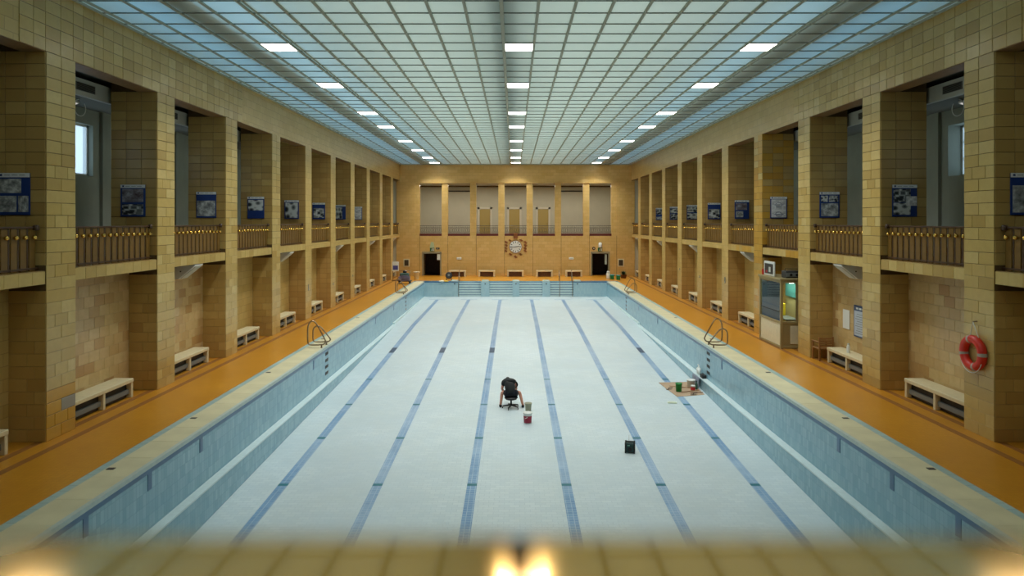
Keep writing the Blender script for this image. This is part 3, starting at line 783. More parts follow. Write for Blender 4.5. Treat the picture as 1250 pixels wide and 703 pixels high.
for s in (-1, 1):
    for n, key in enumerate(LP[s]):
        x0 = -10.98 if s < 0 else 10.30
        t = thing('poster', 'blue poster with %s, on the %s %s pillar' % (key, ORD[n], SIDE[s]), 'poster', (x0, PY(n)-.036, 4.79), group='history posters on the %s pillars' % SIDE[s])
        pale = 'plan' in key or 'drawing' in key
        MB().cbox(0, .68, -.016, .006, 0, .88, .003).build('board', BLUE, t)
        MB().box(0, .68, -.019, -.016, .79, .88).build('header_strip', HEAD, t)
        MB().box(.05, .10, -.021, -.019, .815, .86).build('header_logo', INK, t)
        m = MB()
        for k in range(3): m.box(.14+.16*k, .26+.16*k, -.021, -.019, .83, .842)
        m.build('header_text', M['grey'], t)
        if pale: MB().box(.04, .64, -.018, -.016, .04, .77).build('paper', WHITE2, t)
        for q, (a, c, z0, z1, ph) in enumerate(LAY[key]):
            o = MB().box(a, c, -.021-.002*q, -.016, z0, z1).build('photo', PH[ph], t)
            if ph == 7 and pale:
                cx, cz = (a+c)/2, (z0+z1)/2; m = MB()
                pts = [(cx+.13*math.cos(R(q_*20)), -.024, cz+.09*math.sin(R(q_*20))) for q_ in range(18)]
                m.tube(pts, .008, 4, closed=True); m.box(cx-.2, cx+.2, -.026, -.023, cz-.008, cz+.008); m.build('emblem', INK, t)

# ------------------------------------------------------------------ pool ladders
def loop_rail(s, k_=1):
    P = [(.10, .13), (.18, .12), (.40, .12), (.50, .15), (.545, .24), (.55, .5), (.54, .78), (.48, .93), (.38, 1.0), (.27, .95), (.16, .78), (.02, .52), (-.08, .34), (-.11, .24), (-.06, .16), (.02, .13)]
    out = []
    n = len(P)
    for i in range(n):
        p0, p1, p2, p3 = [Vector(P[(i+j) % n]) for j in (-1, 0, 1, 2)]
        for k in range(3):
            t = k/3
            out.append(.5*((2*p1)+(p2-p0)*t+(2*p0-5*p1+4*p2-p3)*t*t+(3*p1-p0-3*p2+p3)*t*t*t))
    return [(s*(7.17+q.x), 0, .12+(q.y-.12)*k_) for q in out]
for s in (-1, 1):
    for y, nm in ((25.1, 'nearer'), (43.7, 'farther')):
        t = thing('pool_ladder_rail', 'pair of looped steel grab rails at the %s %s pool ladder' % (nm, SIDE[s]), 'handrail', (0, y, 0), group='ladder grab rails')
        for dy in (0, .66):
            g = MB().tube(loop_rail(s, .68 if (dy > 0) == (s < 0) else 1), .025, 8, closed=True).build('grab_loop', M['steel'], t, (0, dy, 0))
            MB().tube([(s*7.21, 0, .0), (s*7.21, 0, .13)], [.035, .022], 8).build('foot_post', M['steel'], g)
for i, x in enumerate((-4.43, 3.42, 4.4)):
    t = thing('step_handrail', ('slim dark handrail at the left end of the pool wall steps', 'slim dark handrail in the middle of the right hand wall steps', 'slim dark handrail at the right end of the wall steps')[i], 'handrail', (x, PF, 0))
    MB().tube([(0, .75, 0), (0, .75, .75), (0, .7, .85), (0, .55, .86), (0, .1, .5), (0, -.08, .2), (0, -.1, -1.15)], .022, 8).build('rail_tube', M['steel'], t)
    MB().lathe([(.05, 0), (.05, .02)], 10, (0, .75, .012)).build('base_plate', M['steel'], t)

# ------------------------------------------------------------------ lifebuoy
lb = thing('lifebuoy', 'red ring lifebuoy with grey bands and white rope hung on the nearest right pillar', 'lifebuoy', (W-.10, 14.92, 1.78))
def ring(R0, r, a0, a1, n, m=14):
    pts = [(0, R0*math.cos(a0+(a1-a0)*i/n), R0*math.sin(a0+(a1-a0)*i/n)) for i in range(n+1)]
    return pts
MB().tube(ring(.30, .1, 0, 2*math.pi*47/48, 47), .092, 14, closed=True).build('ring', plain('lifebuoy_red', lin(214, 44, 24), .4), lb)
for a in (75, 178, 255, 350):
    MB().tube(ring(.30, .1, R(a-6), R(a+6), 4), .0945, 14).build('band', plain('band_grey', lin(176, 168, 156), .5), lb)
MB().tube([(.02, -.16, .33), (-.0, 0, .68), (.02, .12, .36)], .008, 6).build('hanging_rope', M['white'], lb)
MB().tube([(-.05, .30*math.cos(R(a)) * 1.25, .30*math.sin(R(a))*1.42) for a in range(205, 336, 10)], .008, 6).build('grab_rope', M['white'], lb)
MB().tube([(-.0, 0, .68), (.10, 0, .69)], .014, 8).build('hook', M['steel'], lb)

# ------------------------------------------------------------------ attendant booth and what stands near it
bo = thing('attendant_booth', 'glazed attendant booth with cream lower panels between the right pillars', 'booth', (9.66, 25.0, 0))
M['frame'] = plain('booth_frame', lin(156, 140, 96), .45)
M['cream_panel'] = plain('booth_panel', lin(222, 216, 186), .4, noise=.05)
def glass_clear(name, tint):
    k = NT(name); k.t.nodes.remove(k.b)
    a = k.t.nodes.new('ShaderNodeBsdfTransparent'); a.inputs[0].default_value = tint
    g = k.t.nodes.new('ShaderNodeBsdfGlossy'); g.inputs['Roughness'].default_value = .02
    fr = k.t.nodes.new('ShaderNodeFresnel'); fr.inputs[0].default_value = 1.5
    ad = k.t.nodes.new('ShaderNodeMath'); ad.inputs[1].default_value = .01; k.l(fr.outputs[0], ad.inputs[0])
    mx = k.t.nodes.new('ShaderNodeMixShader'); k.l(ad.outputs[0], mx.inputs[0]); k.l(a.outputs[0], mx.inputs[1]); k.l(g.outputs[0], mx.inputs[2])
    k.l(mx.outputs[0], k.out.inputs[0]); return k.m
BG = glass_clear('booth_glass', (.82, .9, .84, 1))
BW, BL, BH = 1.05, 2.1, 2.5
for x in (0, BW):
    for y in (0, BL): MB().cbox(x-.045, x+.045, y-.045, y+.045, 0, BH, .008).build('post', M['frame'], bo)
for z in (.06, .95, BH-.05):
    m = MB()
    m.cbox(-.04, .04, .04, BL-.04, z-.045, z+.045, .006); m.cbox(.04, BW-.04, -.04, .04, z-.045, z+.045, .006); m.cbox(.04, BW-.04, BL-.04, BL+.04, z-.045, z+.045, .006)
    m.build('rail', M['frame'], bo)
MB().box(-.012, .012, .05, BL-.05, .1, .92).build('lower_panel', M['cream_panel'], bo)
MB().box(.05, BW-.05, -.012, .012, .1, .92).build('lower_panel', M['frame'], bo)
MB().box(.32, BW-.4, -.03, -.012, .18, .84).build('side_inset', M['cream_panel'], bo)
MB().box(-.006, .006, .05, BL-.05, 1.0, BH-.1).build('pane', BG, bo)
MB().box(.05, BW*.5, -.006, .006, 1.0, BH-.1).build('pane', BG, bo)
MB().box(BW*.5, BW-.05, -.02, .02, .1, BH-.1).build('booth_door', M['frame'], bo)
MB().box(-.02, .02, .08, BL-.08, 1.32, 1.345).build('glazing_bar', M['dark'], bo)
MB().cbox(-.08, BW+.05, -.08, BL+.08, BH, BH+.07, .01).build('roof_panel', M['frame'], bo)
MB().cbox(.3, .8, .3, BL-.3, .98, 1.03, .01).build('counter', M['grey'], bo)
MB().box(.98, 1.03, .1, BL-.1, .9, BH-.15).build('back_panel', plain('booth_back', lin(176, 160, 110), .6), bo)
MB().box(.90, .97, .2, BL-.2, 1.75, 2.3).build('notice_panel', plain('booth_teal', lin(60, 120, 116), .5), bo)
MB().cbox(.55, .7, 1.35, 1.5, 1.03, 1.5, .02).build('yellow_bottle', plain('booth_yellow', lin(220, 190, 40), .5), bo)
bl = MB()
for y in (.45, 1.6): bl.box(.45, .6, y-.08, y+.08, 2.36, 2.4)
bl.build('added_booth_lamp', emit('added_booth_lamp', (1, .98, .92, 1), 9), bo)  # two glowing blocks added inside the booth
a = area('added_booth_fill', (.5, 1.0, 2.34), .5, 1.4, 26, (1, .97, .88)); a.parent = bo  # added fill, brightens the booth interior
t = thing('display_board', 'white framed dark picture standing on the booth roof', 'picture', (9.62+.15, 26.45, 2.57), R(0))
MB().cbox(-.025, .025, -.52, .52, 0, .55, .01).build('picture_frame', M['white'], t)
MB().box(-.035, -.024, -.42, .42, .08, .46).build('picture', plain('picture_dark', lin(36, 40, 44), .4), t)
MB().box(-.04, -.034, .12, .3, .1, .2).build('picture_spot', plain('picture_red', lin(150, 40, 36), .5), t)
MB().box(-.04, -.034, -.2, -.02, .14, .34).build('picture_figure', M['duct'], t)
t = thing('red_can', 'small red can on the booth roof beside the framed picture', 'can', (9.75, 27.06, 2.57))
MB().lathe([(.055, 0), (.055, .2), (.04, .23)], 12).build('can_body', plain('can_red', lin(190, 44, 30), .4), t)
t = thing('equipment_box', 'dark grey radio box on the booth roof near the pillar', 'radio', (10.2, 25.4, 2.57))
MB().cbox(-.3, .3, -.22, .22, 0, .26, .02).build('case', M['darkgrey'], t)
MB().cbox(-.29, .29, -.236, -.22, .05, .2, .004).build('front_plate', M['grey'], t)
MB().tube([(-.25, 0, .26), (-.25, 0, .33), (.25, 0, .33), (.25, 0, .26)], .014, 6).build('carry_handle', M['dark'], t)
for x in (-.12, .1): MB().lathe([(.05, 0), (.05, .02)], 12).xform(Matrix.Translation((x, -.235, .12)) @ Matrix.Rotation(R(90), 4, 'X')).build('dial_knob', M['dark'], t)

CHW = plain('chair_wood', lin(142, 98, 50), .45, noise=.15)
ch = thing('wooden_armchair', 'brown wooden armchair in the second right alcove beside the bench', 'chair', (10.28, 23.02, 0), R(183))
MB().cbox(-.25, .25, -.25, .25, .38, .43, .01).build('seat', CHW, ch)
for x in (-.23, .23):
    MB().cbox(x-.022, x+.022, -.25, -.2, 0, .62, .006).build('leg', CHW, ch)
    MB().cbox(x-.022, x+.022, .2, .25, 0, .8, .006).build('leg', CHW, ch)
    MB().cbox(x-.03, x+.03, -.27, .24, .6, .64, .01).build('armrest', CHW, ch)
m = MB()
for k in range(4): m2 = MB().cbox(-.2, .2, .21, .235, .48+.08*k, .535+.08*k, .006).build('back_slat', CHW, ch)
t = thing('white_bottle', 'white bottle standing on the bench under the blue notice board', 'bottle', (10.45, 21.6, .50))
MB().lathe([(.05, 0), (.055, .02), (.055, .2), (.035, .24), (.03, .27)], 14).build('bottle_body', M['white'], t)
MB().lathe([(.034, .265), (.034, .3)], 12).build('cap', M['duct'], t)
t = thing('notice_sheet', 'plain white notice sheet on the second right alcove wall', 'notice', (XB-.03, 22.35, 1.15))
MB().box(-.008, .004, -.22, .22, 0, .62).build('sheet', M['white'], t)
t = thing('notice_board', 'blue framed notice board with printed sheets in the second right alcove', 'board', (XB-.035, 21.3, 1.0))
MB().cbox(-.02, .01, -.52, .52, 0, 1.0, .008).build('board_frame', plain('board_blue', lin(52, 74, 112), .4), t)
MB().box(-.026, -.02, -.47, .47, .05, .83).build('board_sheet', plain('board_paper', lin(186, 196, 208), .5), t)
m = MB()
for k in range(9): m.box(-.029, -.026, -.4, .4-.05*(k % 3), .12+.075*k, .135+.075*k)
m.build('printed_lines', M['grey'], t)
m = MB()
for k in range(4): m.box(-.029, -.024, -.36+.19*k, -.22+.19*k, .88, .94)
m.build('board_title', M['white'], t)
for s, n, z in ((-1, 4, 1.35), (1, 4, 1.7), (-1, 5, 1.2), (1, 5, 1.6), (-1, 6, 1.3), (1, 6, 1.7)):
    t = thing('pillar_switch', 'small grey switch plate on the %s %s pillar' % (ORD[n], SIDE[s]), 'switch', (s*(W-.004), PY(n)+.45, z), group='switch plates')
    MB().cbox(-.02, .005, -.06, .06, 0, .3 if n == 4 else .12, .006).build('plate', M['grey'], t)
    MB().cbox(-.03 if s > 0 else .005, -.02 if s > 0 else .03, -.03, .03, .03, .09, .004).build('rocker', M['duct'], t)

# ------------------------------------------------------------------ the man on the stool and his buckets
SX, SY = -.23, 23.27
FZ = fz(SY)
st = thing('swivel_stool', 'low black five-legged swivel stool under the working person', 'stool', (SX, SY, FZ))
MB().lathe([(.02, .30), (.19, .31), (.21, .34), (.20, .37), (.05, .38)], 20).build('seat', M['dark'], st)
MB().lathe([(.03, .08), (.03, .31)], 12).build('column', M['dark'], st)
for k in range(5):
    a = R(72*k+18+90); e = (.29*math.cos(a), .29*math.sin(a), .075)
    l = MB().tube([(0, 0, .12), e], [.032, .022], 8).build('leg', M['dark'], st)
    MB().tube([(e[0]-.014, e[1], .03), (e[0]+.014, e[1], .03)], .03, 10).build('castor', M['dark'], l)

def skin(name, verts, edges, radii, mat, parent, root=0, sub=2):
    me = bpy.data.meshes.new(name); me.from_pydata(verts, edges, []); me.update()
    o = bpy.data.objects.new(name, me); C.objects.link(o); o.parent = parent
    me.materials.append(mat)
    md = o.modifiers.new('Skin', 'SKIN'); md.use_smooth_shade = True
    sv = me.skin_vertices[0].data
    for i, r in enumerate(radii):
        sv[i].radius = (r, r) if not isinstance(r, tuple) else r; sv[i].use_root = (i == root)
    sm = o.modifiers.new('Sub', 'SUBSURF'); sm.levels = sub; sm.render_levels = sub
    return o
SKIN = plain('skin', lin(206, 146, 122), .5, noise=.06, nscale=10)
BLK = plain('black_cotton', lin(24, 28, 28), .8, noise=.2, nscale=12)
pe = thing('person', 'person in black t-shirt and shorts bent forward on a stool, seen from behind', 'person', (SX, SY, FZ))
V = [(0, 0, .53), (-.03, .10, .68), (-.06, .22, .82), (-.08, .31, .90),            # 0-3 pelvis..upper chest
     (-.105, .43, .87), (-.115, .50, .81), (-.12, .56, .74),                         # 4 neck, 5 head base, 6 crown
     (-.12, .05, .50), (-.31, .20, .50), (-.36, .10, .10), (-.37, .20, .045),       # 7 hip L, knee, ankle, toe
     (.12, .05, .50), (.29, .20, .50), (.40, .06, .10), (.42, .16, .045),           # 11 hip R ...
     (-.26, .31, .79), (-.32, .36, .57), (-.20, .58, .36), (-.19, .63, .28),        # 15 shoulder L, elbow, wrist, palm
     (.11, .35, .77), (.18, .44, .56), (.10, .66, .36), (.09, .71, .28)]            # 19 shoulder R ...
E = [(0, 1), (1, 2), (2, 3), (3, 4), (4, 5), (5, 6), (0, 7), (7, 8), (8, 9), (9, 10), (0, 11), (11, 12), (12, 13), (13, 14), (3, 15), (15, 16), (16, 17), (17, 18), (3, 19), (19, 20), (20, 21), (21, 22)]
RD = [.15, .15, .155, .13, .06, .085, .08, .095, .065, .042, .04, .095, .065, .042, .04, .07, .048, .032, .036, .07, .048, .032, .036]
body = skin('body', V, E, RD, SKIN, pe)
# fingers
for wx, wy, wz, sg in ((-.19, .63, .28, -1), (.09, .71, .28, 1)):
    fv, fe, fr = [(wx, wy, wz)], [], [.03]
    for k in range(4):
        i0 = len(fv); dx = (k-1.5)*.021; L = (.075, .085, .08, .062)[k]
        fv += [(wx+dx, wy+.03, wz-.05), (wx+dx*1.15, wy+.045, wz-.05-L*.55), (wx+dx*1.2, wy+.03, wz-.05-L)]
        fe += [(0, i0), (i0, i0+1), (i0+1, i0+2)]; fr += [.0105, .0095, .008]
    i0 = len(fv); fv += [(wx-sg*.04, wy+.02, wz-.02), (wx-sg*.055, wy+.045, wz-.06)]; fe += [(0, i0), (i0, i0+1)]; fr += [.012, .009]
    skin('hand', fv, fe, fr, SKIN, body, 0, 1)
TV = [(0, -.02, .45), (-.02, .06, .62), (-.06, .21, .83), (-.08, .31, .90), (-.25, .31, .80), (-.30, .34, .68), (.10, .34, .78), (.17, .40, .66), (-.108, .42, .865)]
skin('t_shirt', TV, [(0, 1), (1, 2), (2, 3), (3, 4), (4, 5), (3, 6), (6, 7), (3, 8)], [(.13, .13), (.205, .19), (.205, .18), (.165, .15), .10, .085, .10, .085, .095], BLK, pe)
HV = [(0, -.02, .47), (-.12, .05, .50), (-.26, .16, .51), (.12, .05, .50), (.24, .16, .51)]
NAVY = plain('dark_navy_cotton', lin(22, 24, 34), .8)
skin('shorts', HV, [(0, 1), (1, 2), (0, 3), (3, 4)], [.15, .13, .1, .13, .1], NAVY, pe)
for x, y, sg in ((-.36, .10, -1), (.40, .06, 1)):
    skin('shoe', [(x, y-.05, .05), (x, y+.05, .055), (x+sg*.02, y+.17, .04)], [(0, 1), (1, 2)], [.05, .052, .042], BLK, pe, 1, 2)
hd = MB().ball((-.12, .50, .85), .1, 14, (.9, 1.05, 1.0)); hd.build('hair', plain('dark_brown_hair', lin(46, 34, 26), .7, noise=.3, nscale=40), pe)

def bucket(name, label, loc, r0, r1, h, mat, content=None, band=None, rz=0, group=None):
    t = thing(name, label, 'bucket', loc, rz, group)
    MB().lathe([(r0*.1, .004), (r0, 0), (r1, h), (r1*1.05, h), (r1*1.05, h-.02), (r1*1.07, h-.02), (r1*1.07, h+.008), (r1*.95, h+.008), (r0*.95, .02), (r0*.1, .015)], 22).build('shell', mat, t)
    if content: MB().lathe([(.001, h*.78), (r1*.9, h*.78), (r1*.9, h*.79), (.001, h*.8)], 20).build('contents', content, t)
    if band: MB().lathe([(r0+(r1-r0)*.06+.004, h*.06), (r0+(r1-r0)*.72+.004, h*.72)], 22).build('label_band', band, t)
    m = MB().tube([(r1*1.05*math.cos(a), -r1*.2-.5*r1*math.sin(a), h-.01-.03*math.sin(a)) for a in [R(q) for q in range(0, 181, 20)]], .006, 6); m.build('bail_handle', M['steel'], t)
    return t
def onfloor(px, py):                                 # point of the sloping basin floor at a measured bearing
    e = (py-271)/833
    y = (EYE-ZK+.0295*YK)/(e+.0295) if py > 398 else YK
    return (CAMX+(px-627)/833*y, y, fz(y))
bucket('bucket', 'grey mortar bucket just right of the seated person', onfloor(644.3, 501), .095, .115, .25, plain('bucket_grey', lin(156, 156, 132), .6), M['grey'])
red = bucket('bucket', 'white rimmed bucket with a dark red label in front of the grey bucket', onfloor(643.6, 516), .115, .135, .33, M['white'], M['duct'], plain('dark_red_label', lin(150, 24, 52), .5))
MB().box(-.05, .045, -.136, -.128, .17, .185).xform(Matrix.Rotation(R(-25), 4, 'Y')).build('label_flash', M['white'], red, (.03, 0, .03))
# jobsite radio
p = onfloor(768.5, 552)
rd = thing('jobsite_radio', 'dark green jobsite radio with thin antenna alone on the pool floor', 'radio', p, R(-12))
DG = plain('dark_green_plastic', lin(16, 58, 56), .5); 
MB().cbox(-.12, .12, -.09, .09, .02, .27, .02).build('radio_body', DG, rd)
for x in (-.12, .12):
    for y in (-.085, .085): MB().cbox(x-.022, x+.022, y-.022, y+.022, 0, .31, .01).build('corner_guard', M['dark'], rd)
MB().cbox(-.13, .13, -.02, .02, .29, .325, .01).build('carry_handle', M['dark'], rd)
MB().tube([(-.03, .06, .27), (-.03, .06, .47)], [.006, .003], 6).build('antenna', M['steel'], rd)
MB().lathe([(.06, 0), (.06, .012)], 16).xform(Matrix.Translation((0, -.09, .11)) @ Matrix.Rotation(R(90), 4, 'X')).build('speaker_grille', M['dark'], rd)
MB().box(-.07, .0, -.096, -.088, .205, .23).build('display', plain('display_green', lin(120, 170, 150), .4), rd)

# work corner by the right wall
def quad_pts(*pp): return [onfloor(*q) for q in pp]
q = quad_pts((803.2, 467.1), (843, 466.2), (859.5, 481.8), (826, 484.4))
m = MB(); m.add([(a, b_, c+.006) for a, b_, c in q]+[(a, b_, c+.012) for a, b_, c in q], [(3, 2, 1, 0), (4, 5, 6, 7), (0, 1, 5, 4), (1, 2, 6, 5), (2, 3, 7, 6), (3, 0, 4, 7)])
o = m.build('cardboard_sheet', plain('cardboard', lin(172, 146, 118), .8, noise=.12, nscale=2)); 
tag(o, 'flattened brown cardboard sheet on the pool floor under the work tools', 'cardboard')
bucket('bucket', 'bright green bucket on the cardboard sheet', tuple(Vector(onfloor(828, 478.2))+Vector((0, 0, .0165))), .10, .12, .30, plain('bucket_green', lin(20, 128, 52), .45), M['coping_in'])
bucket('bucket', 'white bucket at the back of the cardboard sheet beside the wall', tuple(Vector(onfloor(842.8, 472.3))+Vector((0, 0, .0165))), .13, .155, .26, M['white'], M['grey'])
bucket('bucket', 'small can with red label in front of the white bucket', tuple(Vector(onfloor(845.3, 476.6))+Vector((0, 0, .0165))), .075, .08, .17, M['white'], M['grey'], plain('can_label_red', lin(200, 40, 44), .5))
t = thing('sealant_bottle', 'dark green bottle beside the red labelled can', 'bottle', tuple(Vector(onfloor(849.6, 475.5))+Vector((0, 0, .0165))))
MB().lathe([(.045, 0), (.045, .17), (.02, .23), (.018, .28)], 12).build('bottle_body', plain('bottle_green', lin(50, 90, 66), .4), t)
MB().lathe([(.022, .275), (.022, .31)], 10).build('bottle_cap', M['dark'], t)
t = thing('canvas_sheet', 'grey purple canvas sheet hung over the lower pool wall by the cardboard', 'cloth', (6.862, 26.1, fz(26.1)+.012))
m = MB(); nu, nv = 10, 6; vs = []
for i in range(nu+1):
    for j in range(nv+1):
        y = -.45+.9*i/nu; z = (1.24+fz(26.1))*-1*0+(-ZK+fz(26.1))*-1*(.04+.96*j/nv)
        x = -.03-.05*(1-j/nv)+.018*math.sin(i*1.9+j)
        vs.append((x, y, z))
fs = [(i*(nv+1)+j, i*(nv+1)+j+1, (i+1)*(nv+1)+j+1, (i+1)*(nv+1)+j) for i in range(nu) for j in range(nv)]
m.add(vs, fs, True); cl = m.build('cloth_sheet', plain('grey_purple_cloth', lin(138, 146, 162), .8), t)
sd = cl.modifiers.new('Solidify', 'SOLIDIFY'); sd.thickness = .012
tools = [('wooden_stick', 'long thin wooden stick lying across the cardboard sheet', (833, 473.5), 1.0, 160, .012, lin(160, 120, 80)),
         ('wooden_stick', 'second thin wooden stick near the front edge of the cardboard', (842, 478.5), .75, 20, .012, lin(150, 108, 66)),
         ('wooden_stick', 'short dark stick at the front right corner of the cardboard', (850, 480.2), .5, 10, .014, lin(110, 74, 48))]
for nm, lab, pq, L, a, r, c in tools:
    p = Vector(onfloor(*pq))+Vector((0, 0, .022+r)); d = Vector((math.cos(R(a)), math.sin(R(a)), -.0295*-math.sin(R(a))*1))*L/2
    o = MB().tube([-d, d*.2, d], [r, r*1.05, r*.9], 8).build(nm, plain('stick_wood', c, .7), None, p); tag(o, lab, 'stick', 'sticks on the cardboard')
for nm, lab, pq, c in (('trowel', 'small trowel lying at the left of the cardboard sheet', (817, 475.4), M['darkgrey']), ('trowel', 'dark trowel at the front right of the cardboard sheet', (847, 482), M['dark'])):
    t = thing(nm, lab, 'trowel', tuple(Vector(onfloor(*pq))+Vector((0, 0, .014))), R(15), 'trowels on the cardboard')
    MB().prism([(-.14, -.05), (.06, -.05), (.09, 0), (.06, .05), (-.14, .05)], 0, .006, 'z').build('blade', M['steel'], t)
    MB().tube([(-.05, 0, .006), (-.05, 0, .05), (.02, 0, .055), (.12, 0, .055)], .014, 8).build('handle', c, t)
t = thing('foam_float', 'pale yellow foam float lying on the floor below the cardboard', 'float', onfloor(820, 492), R(-4))
MB().cbox(-.16, .16, -.06, .06, .004, .04, .008).build('float_pad', plain('pale_foam', lin(226, 232, 204), .7), t)
MB().cbox(-.12, .12, -.02, .02, .038, .06, .006).build('float_grip', plain('pale_grip', lin(232, 236, 214), .6), t)
t = thing('plastic_bag', 'crumpled white plastic bag on the right wall ledge', 'bag', (7.0, 26.35, ZK+.006))
m = MB().ball((0, 0, .14), .14, 14, (.6, 1.2, 1)); m.v = [(x*(1+.18*math.sin(40*z+9*y)), y*(1+.15*math.sin(30*x+20*z)), max(.0, z*(1+.1*math.sin(25*y)))) for x, y, z in m.v]
m.build('bag_body', M['white'], t); MB().tube([(0, .02, .27), (.02, .05, .33), (-.02, .08, .36)], [.04, .02, .03], 8).build('bag_neck', M['white'], t)
t = thing('tool_case', 'small black case on the right wall ledge beside the white bag', 'case', (7.0, 25.75, ZK+.006))
MB().cbox(-.075, .075, -.17, .17, 0, .13, .012).build('case_body', M['dark'], t)
MB().tube([(0, -.06, .13), (0, -.06, .17), (0, .06, .17), (0, .06, .13)], .01, 6).build('carry_handle', M['darkgrey'], t)

# ------------------------------------------------------------------ far deck bits
def deck(px, py): y = EYE*833/(py-271); return (CAMX+(px-627)/833*y, y, 0)
t = thing('cleaning_cart', 'dark cleaning cart with bundled hose on the far left deck', 'cart', deck(493.8, 346))
MB().cbox(-.5, .5, -.3, .3, .16, .24, .03).build('cart_base', M['darkgrey'], t)
for x in (-.38, .38):
    for y in (-.28, .28): MB().tube([(x-.03, y, .1), (x+.03, y, .1)], .1, 12).build('wheel', M['dark'], t)
MB().cbox(-.36, .3, -.25, .25, .24, .8, .06).build('cart_tank', plain('tank_green', lin(58, 84, 72), .5), t)
m = MB()
for k in range(4): m.tube([(.42*math.cos(R(q)), -.3+.03*math.sin(R(q*3)), .32+.06*k+.1*math.sin(R(q))) for q in range(0, 360, 20)], .03, 6, closed=True)
m.build('hose', plain('hose_violet_grey', lin(110, 104, 128), .5), t)
MB().tube([(-.4, .25, .24), (-.45, .35, .95), (.35, .35, .95), (.3, .25, .24)], .025, 8).build('push_bar', M['steel'], t)
MB().lathe([(.12, .8), (.16, .86), (.14, .95), (.04, .98)], 14).build('tank_lid', M['dark'], t)
t = thing('waste_bin', 'tall pale cream waste bin left of the far left doorway', 'bin', deck(508, 341))
MB().lathe([(.18, 0), (.25, .58), (.27, .6), (.27, .64), (.2, .64), (.16, .05)], 20).build('bin_body', M['cream'], t)
MB().lathe([(.275, .58), (.275, .62)], 20).build('bin_rim', M['duct'], t)
t = thing('information_stand', 'blue and white information poster stand before the last left pillars', 'poster stand', deck(482.3, 342.5))
MB().cbox(-.26, .26, -.02, .02, .75, 1.5, .01).build('panel', M['white'], t)
MB().box(-.2, .2, -.026, -.02, .86, 1.2).build('panel_print', plain('stand_blue', lin(70, 76, 150), .5), t)
for x in (-.2, .2): MB().tube([(x, .0, .76), (x, .0, .03)], .018, 6).build('stand_leg', M['brown'], t)
MB().cbox(-.28, .28, -.18, .18, 0, .04, .01).build('stand_foot', M['brown'], t)
for i, (x, z) in enumerate(((-9.42, .78), (9.1, .78))):
    t = thing('framed_notice', 'small dark notice in a pale frame on the far wall, %s corner' % ('left', 'right')[i], 'notice', (x, YE-.0, z))
    MB().cbox(-.27, .27, -.04, 0, 0, .68, .01).build('notice_frame', M['coping'], t)
    MB().box(-.18, .18, -.05, -.04, .09, .59).build('notice_sheet', plain('notice_dark', lin(60, 52, 40), .4), t)
for i, x in enumerate((-4.88, 4.82)):
    t = thing('white_plate', 'small white wall plate above the %s end bench' % ('leftmost', 'rightmost')[i], 'plate', (x, YE, 1.4))
    MB().cbox(-.2, .2, -.06, 0, 0, .2, .01).build('plate_body', M['white'], t)
    MB().box(-.14, .14, -.066, -.06, .06, .12).build('plate_slot', M['duct'], t)
def exit_sign(x, z, left):
    t = thing('exit_sign', 'green exit sign under a white lamp above the %s far doorway' % ('left' if left else 'right'), 'sign', (x, YE, z))
    MB().cbox(-.19, .19, -.08, 0, 0, .3, .01).build('sign_box', plain('exit_green', lin(24, 110, 70), .4), t)
    # running figure and arrow in white relief
    m = MB(); m.box(-.03, .03, -.09, -.08, .2, .26); m.box(-.045, .02, -.09, -.08, .1, .2); m.box(-.09, -.04, -.09, -.08, .04, .11); m.box(0, .05, -.09, -.08, .03, .1); m.box(.08, .16, -.09, -.08, .03, .26)
    m.build('sign_figure', M['white'], t)
    if left: MB().prism([(-.2, .3), (.2, .3), (.1, .78), (-.1, .78)], -.16, 0).build('sign_lamp', plain('sage_lamp', lin(176, 190, 150), .4), t)
    else: MB().lathe([(.14, .34), (.16, .45), (.14, .72), (.06, .76)], 16).xform(Matrix.Translation((0, -.15, 0))).build('sign_lamp', M['white'], t)
exit_sign(-7.2, 2.12, True); exit_sign(7.3, 2.12, False)
for x, lab in ((-6.72, 'small black sign right of the left far exit sign'), (6.76, 'small dark oval plate left of the right far exit sign')):
    t = thing('door_sign', lab, 'sign', (x, YE, 2.36))
    if x < 0: MB().cbox(-.15, .15, -.04, 0, -.08, .08, .01).build('sign_plate', M['dark'], t); MB().box(-.05, .05, -.046, -.04, -.02, .02).build('sign_mark', M['coping'], t)
    else:
        MB().lathe([(.14, 0), (.14, .04)], 18).xform(Matrix.Rotation(R(90), 4, 'X')).build('sign_plate', M['brown'], t)
        MB().lathe([(.05, .04), (.05, .046)], 14).xform(Matrix.Rotation(R(90), 4, 'X')).build('sign_mark', M['coping'], t)
t = thing('white_canister', 'tall white canister beside the right far doorway', 'canister', deck(742, 340.5))
MB().lathe([(.15, 0), (.16, .02), (.16, .45), (.11, .52), (.14, .56), (.12, .62), (.03, .63)], 16).build('canister_body', M['white'], t)
MB().tube([(-.08, 0, .6), (-.08, 0, .66), (.08, 0, .66), (.08, 0, .6)], .016, 6).build('canister_handle', M['duct'], t)
TQ = plain('turquoise_plastic', lin(30, 170, 182), .45)
bucket('bucket', 'turquoise bucket beside the white canister', deck(746.8, 340.8), .15, .18, .36, TQ, M['dark'])
bucket('bucket', 'second turquoise bucket nearer the dark planter', deck(754.2, 341.3), .15, .19, .36, TQ, M['dark'])
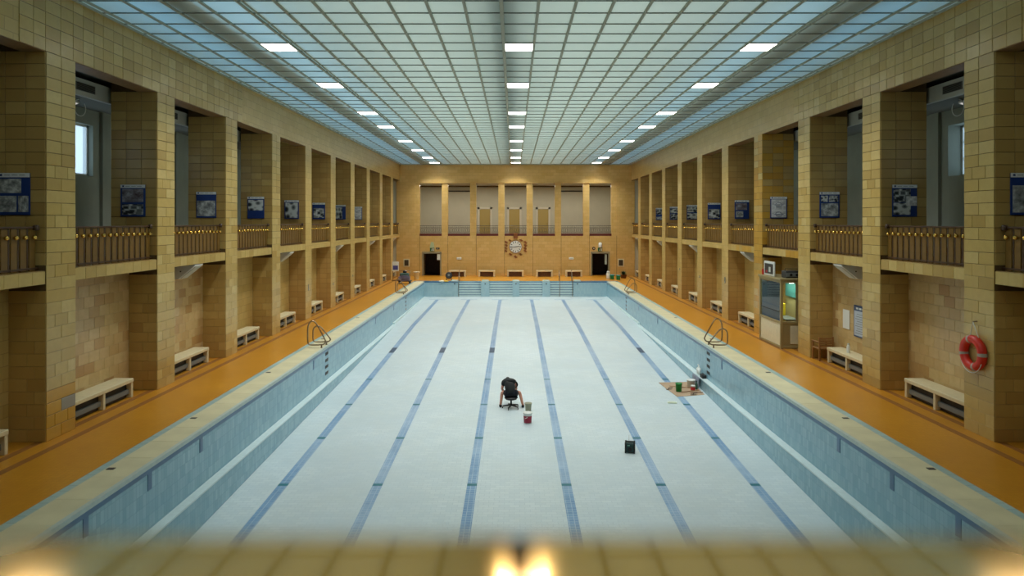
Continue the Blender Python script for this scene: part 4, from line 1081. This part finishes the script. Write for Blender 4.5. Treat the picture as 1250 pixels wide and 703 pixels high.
t = thing('planter', 'dark green plant in a brown tub in the far right corner', 'plant', deck(760.5, 339.6))
MB().lathe([(.2, 0), (.28, .3), (.3, .3), (.26, .3), (.2, .26)], 16).build('tub', M['brown'], t)
random.seed(3); m = MB()
for k in range(70):
    a = random.uniform(0, 6.28); el = random.uniform(.2, 1.4); L = random.uniform(.25, .5); d = Vector((math.cos(a)*math.cos(el), math.sin(a)*math.cos(el), math.sin(el)))
    sd_ = d.cross(Vector((0, 0, 1))).normalized()*.035; p0 = Vector((0, 0, .28)); p1 = p0+d*L*.6; p2 = p0+d*L+Vector((0, 0, -.06))
    m.add([p0, p1+sd_, p2, p1-sd_, p1+Vector((0, 0, .01))], [(0, 1, 4), (1, 2, 4), (2, 3, 4), (3, 0, 4)])
tag(m.build('foliage', plain('dark_leaf', lin(44, 74, 46), .5), t), kind='stuff')
t = thing('round_fan', 'black round drum fan standing left of the leftmost end bench', 'fan', deck(547.5, 342))
MB().lathe([(.24, -.1), (.27, -.08), (.27, .08), (.24, .1)], 22).xform(Matrix.Translation((0, 0, .38)) @ Matrix.Rotation(R(70), 4, 'X')).build('fan_drum', M['dark'], t)
MB().lathe([(.06, -.12), (.09, .12)], 12).xform(Matrix.Translation((0, 0, .38)) @ Matrix.Rotation(R(70), 4, 'X')).build('fan_hub', M['grey'], t)
for x in (-.2, .2): MB().tube([(x, -.2, .02), (x, 0, .2), (x, .2, .02)], .02, 6).build('fan_foot', M['dark'], t)
t = thing('cleaning_cloths', 'pile of white and yellow cloths at the far pool edge', 'cloths', deck(541, 344))
for i, (x, y, r, c) in enumerate(((-.14, 0, .17, lin(226, 220, 196)), (.16, .05, .16, lin(222, 178, 70)), (.02, .18, .15, lin(200, 140, 60)))):
    m = MB().ball((x, y, .05), r, 12, (1.3, 1, .45)); m.v = [(a+.02*math.sin(30*b_), b_+.02*math.sin(25*a), max(.012, c_+.02*math.sin(35*a))) for a, b_, c_ in m.v]
    m.build('cloth', plain('cloth_%d' % i, c, .85), t)
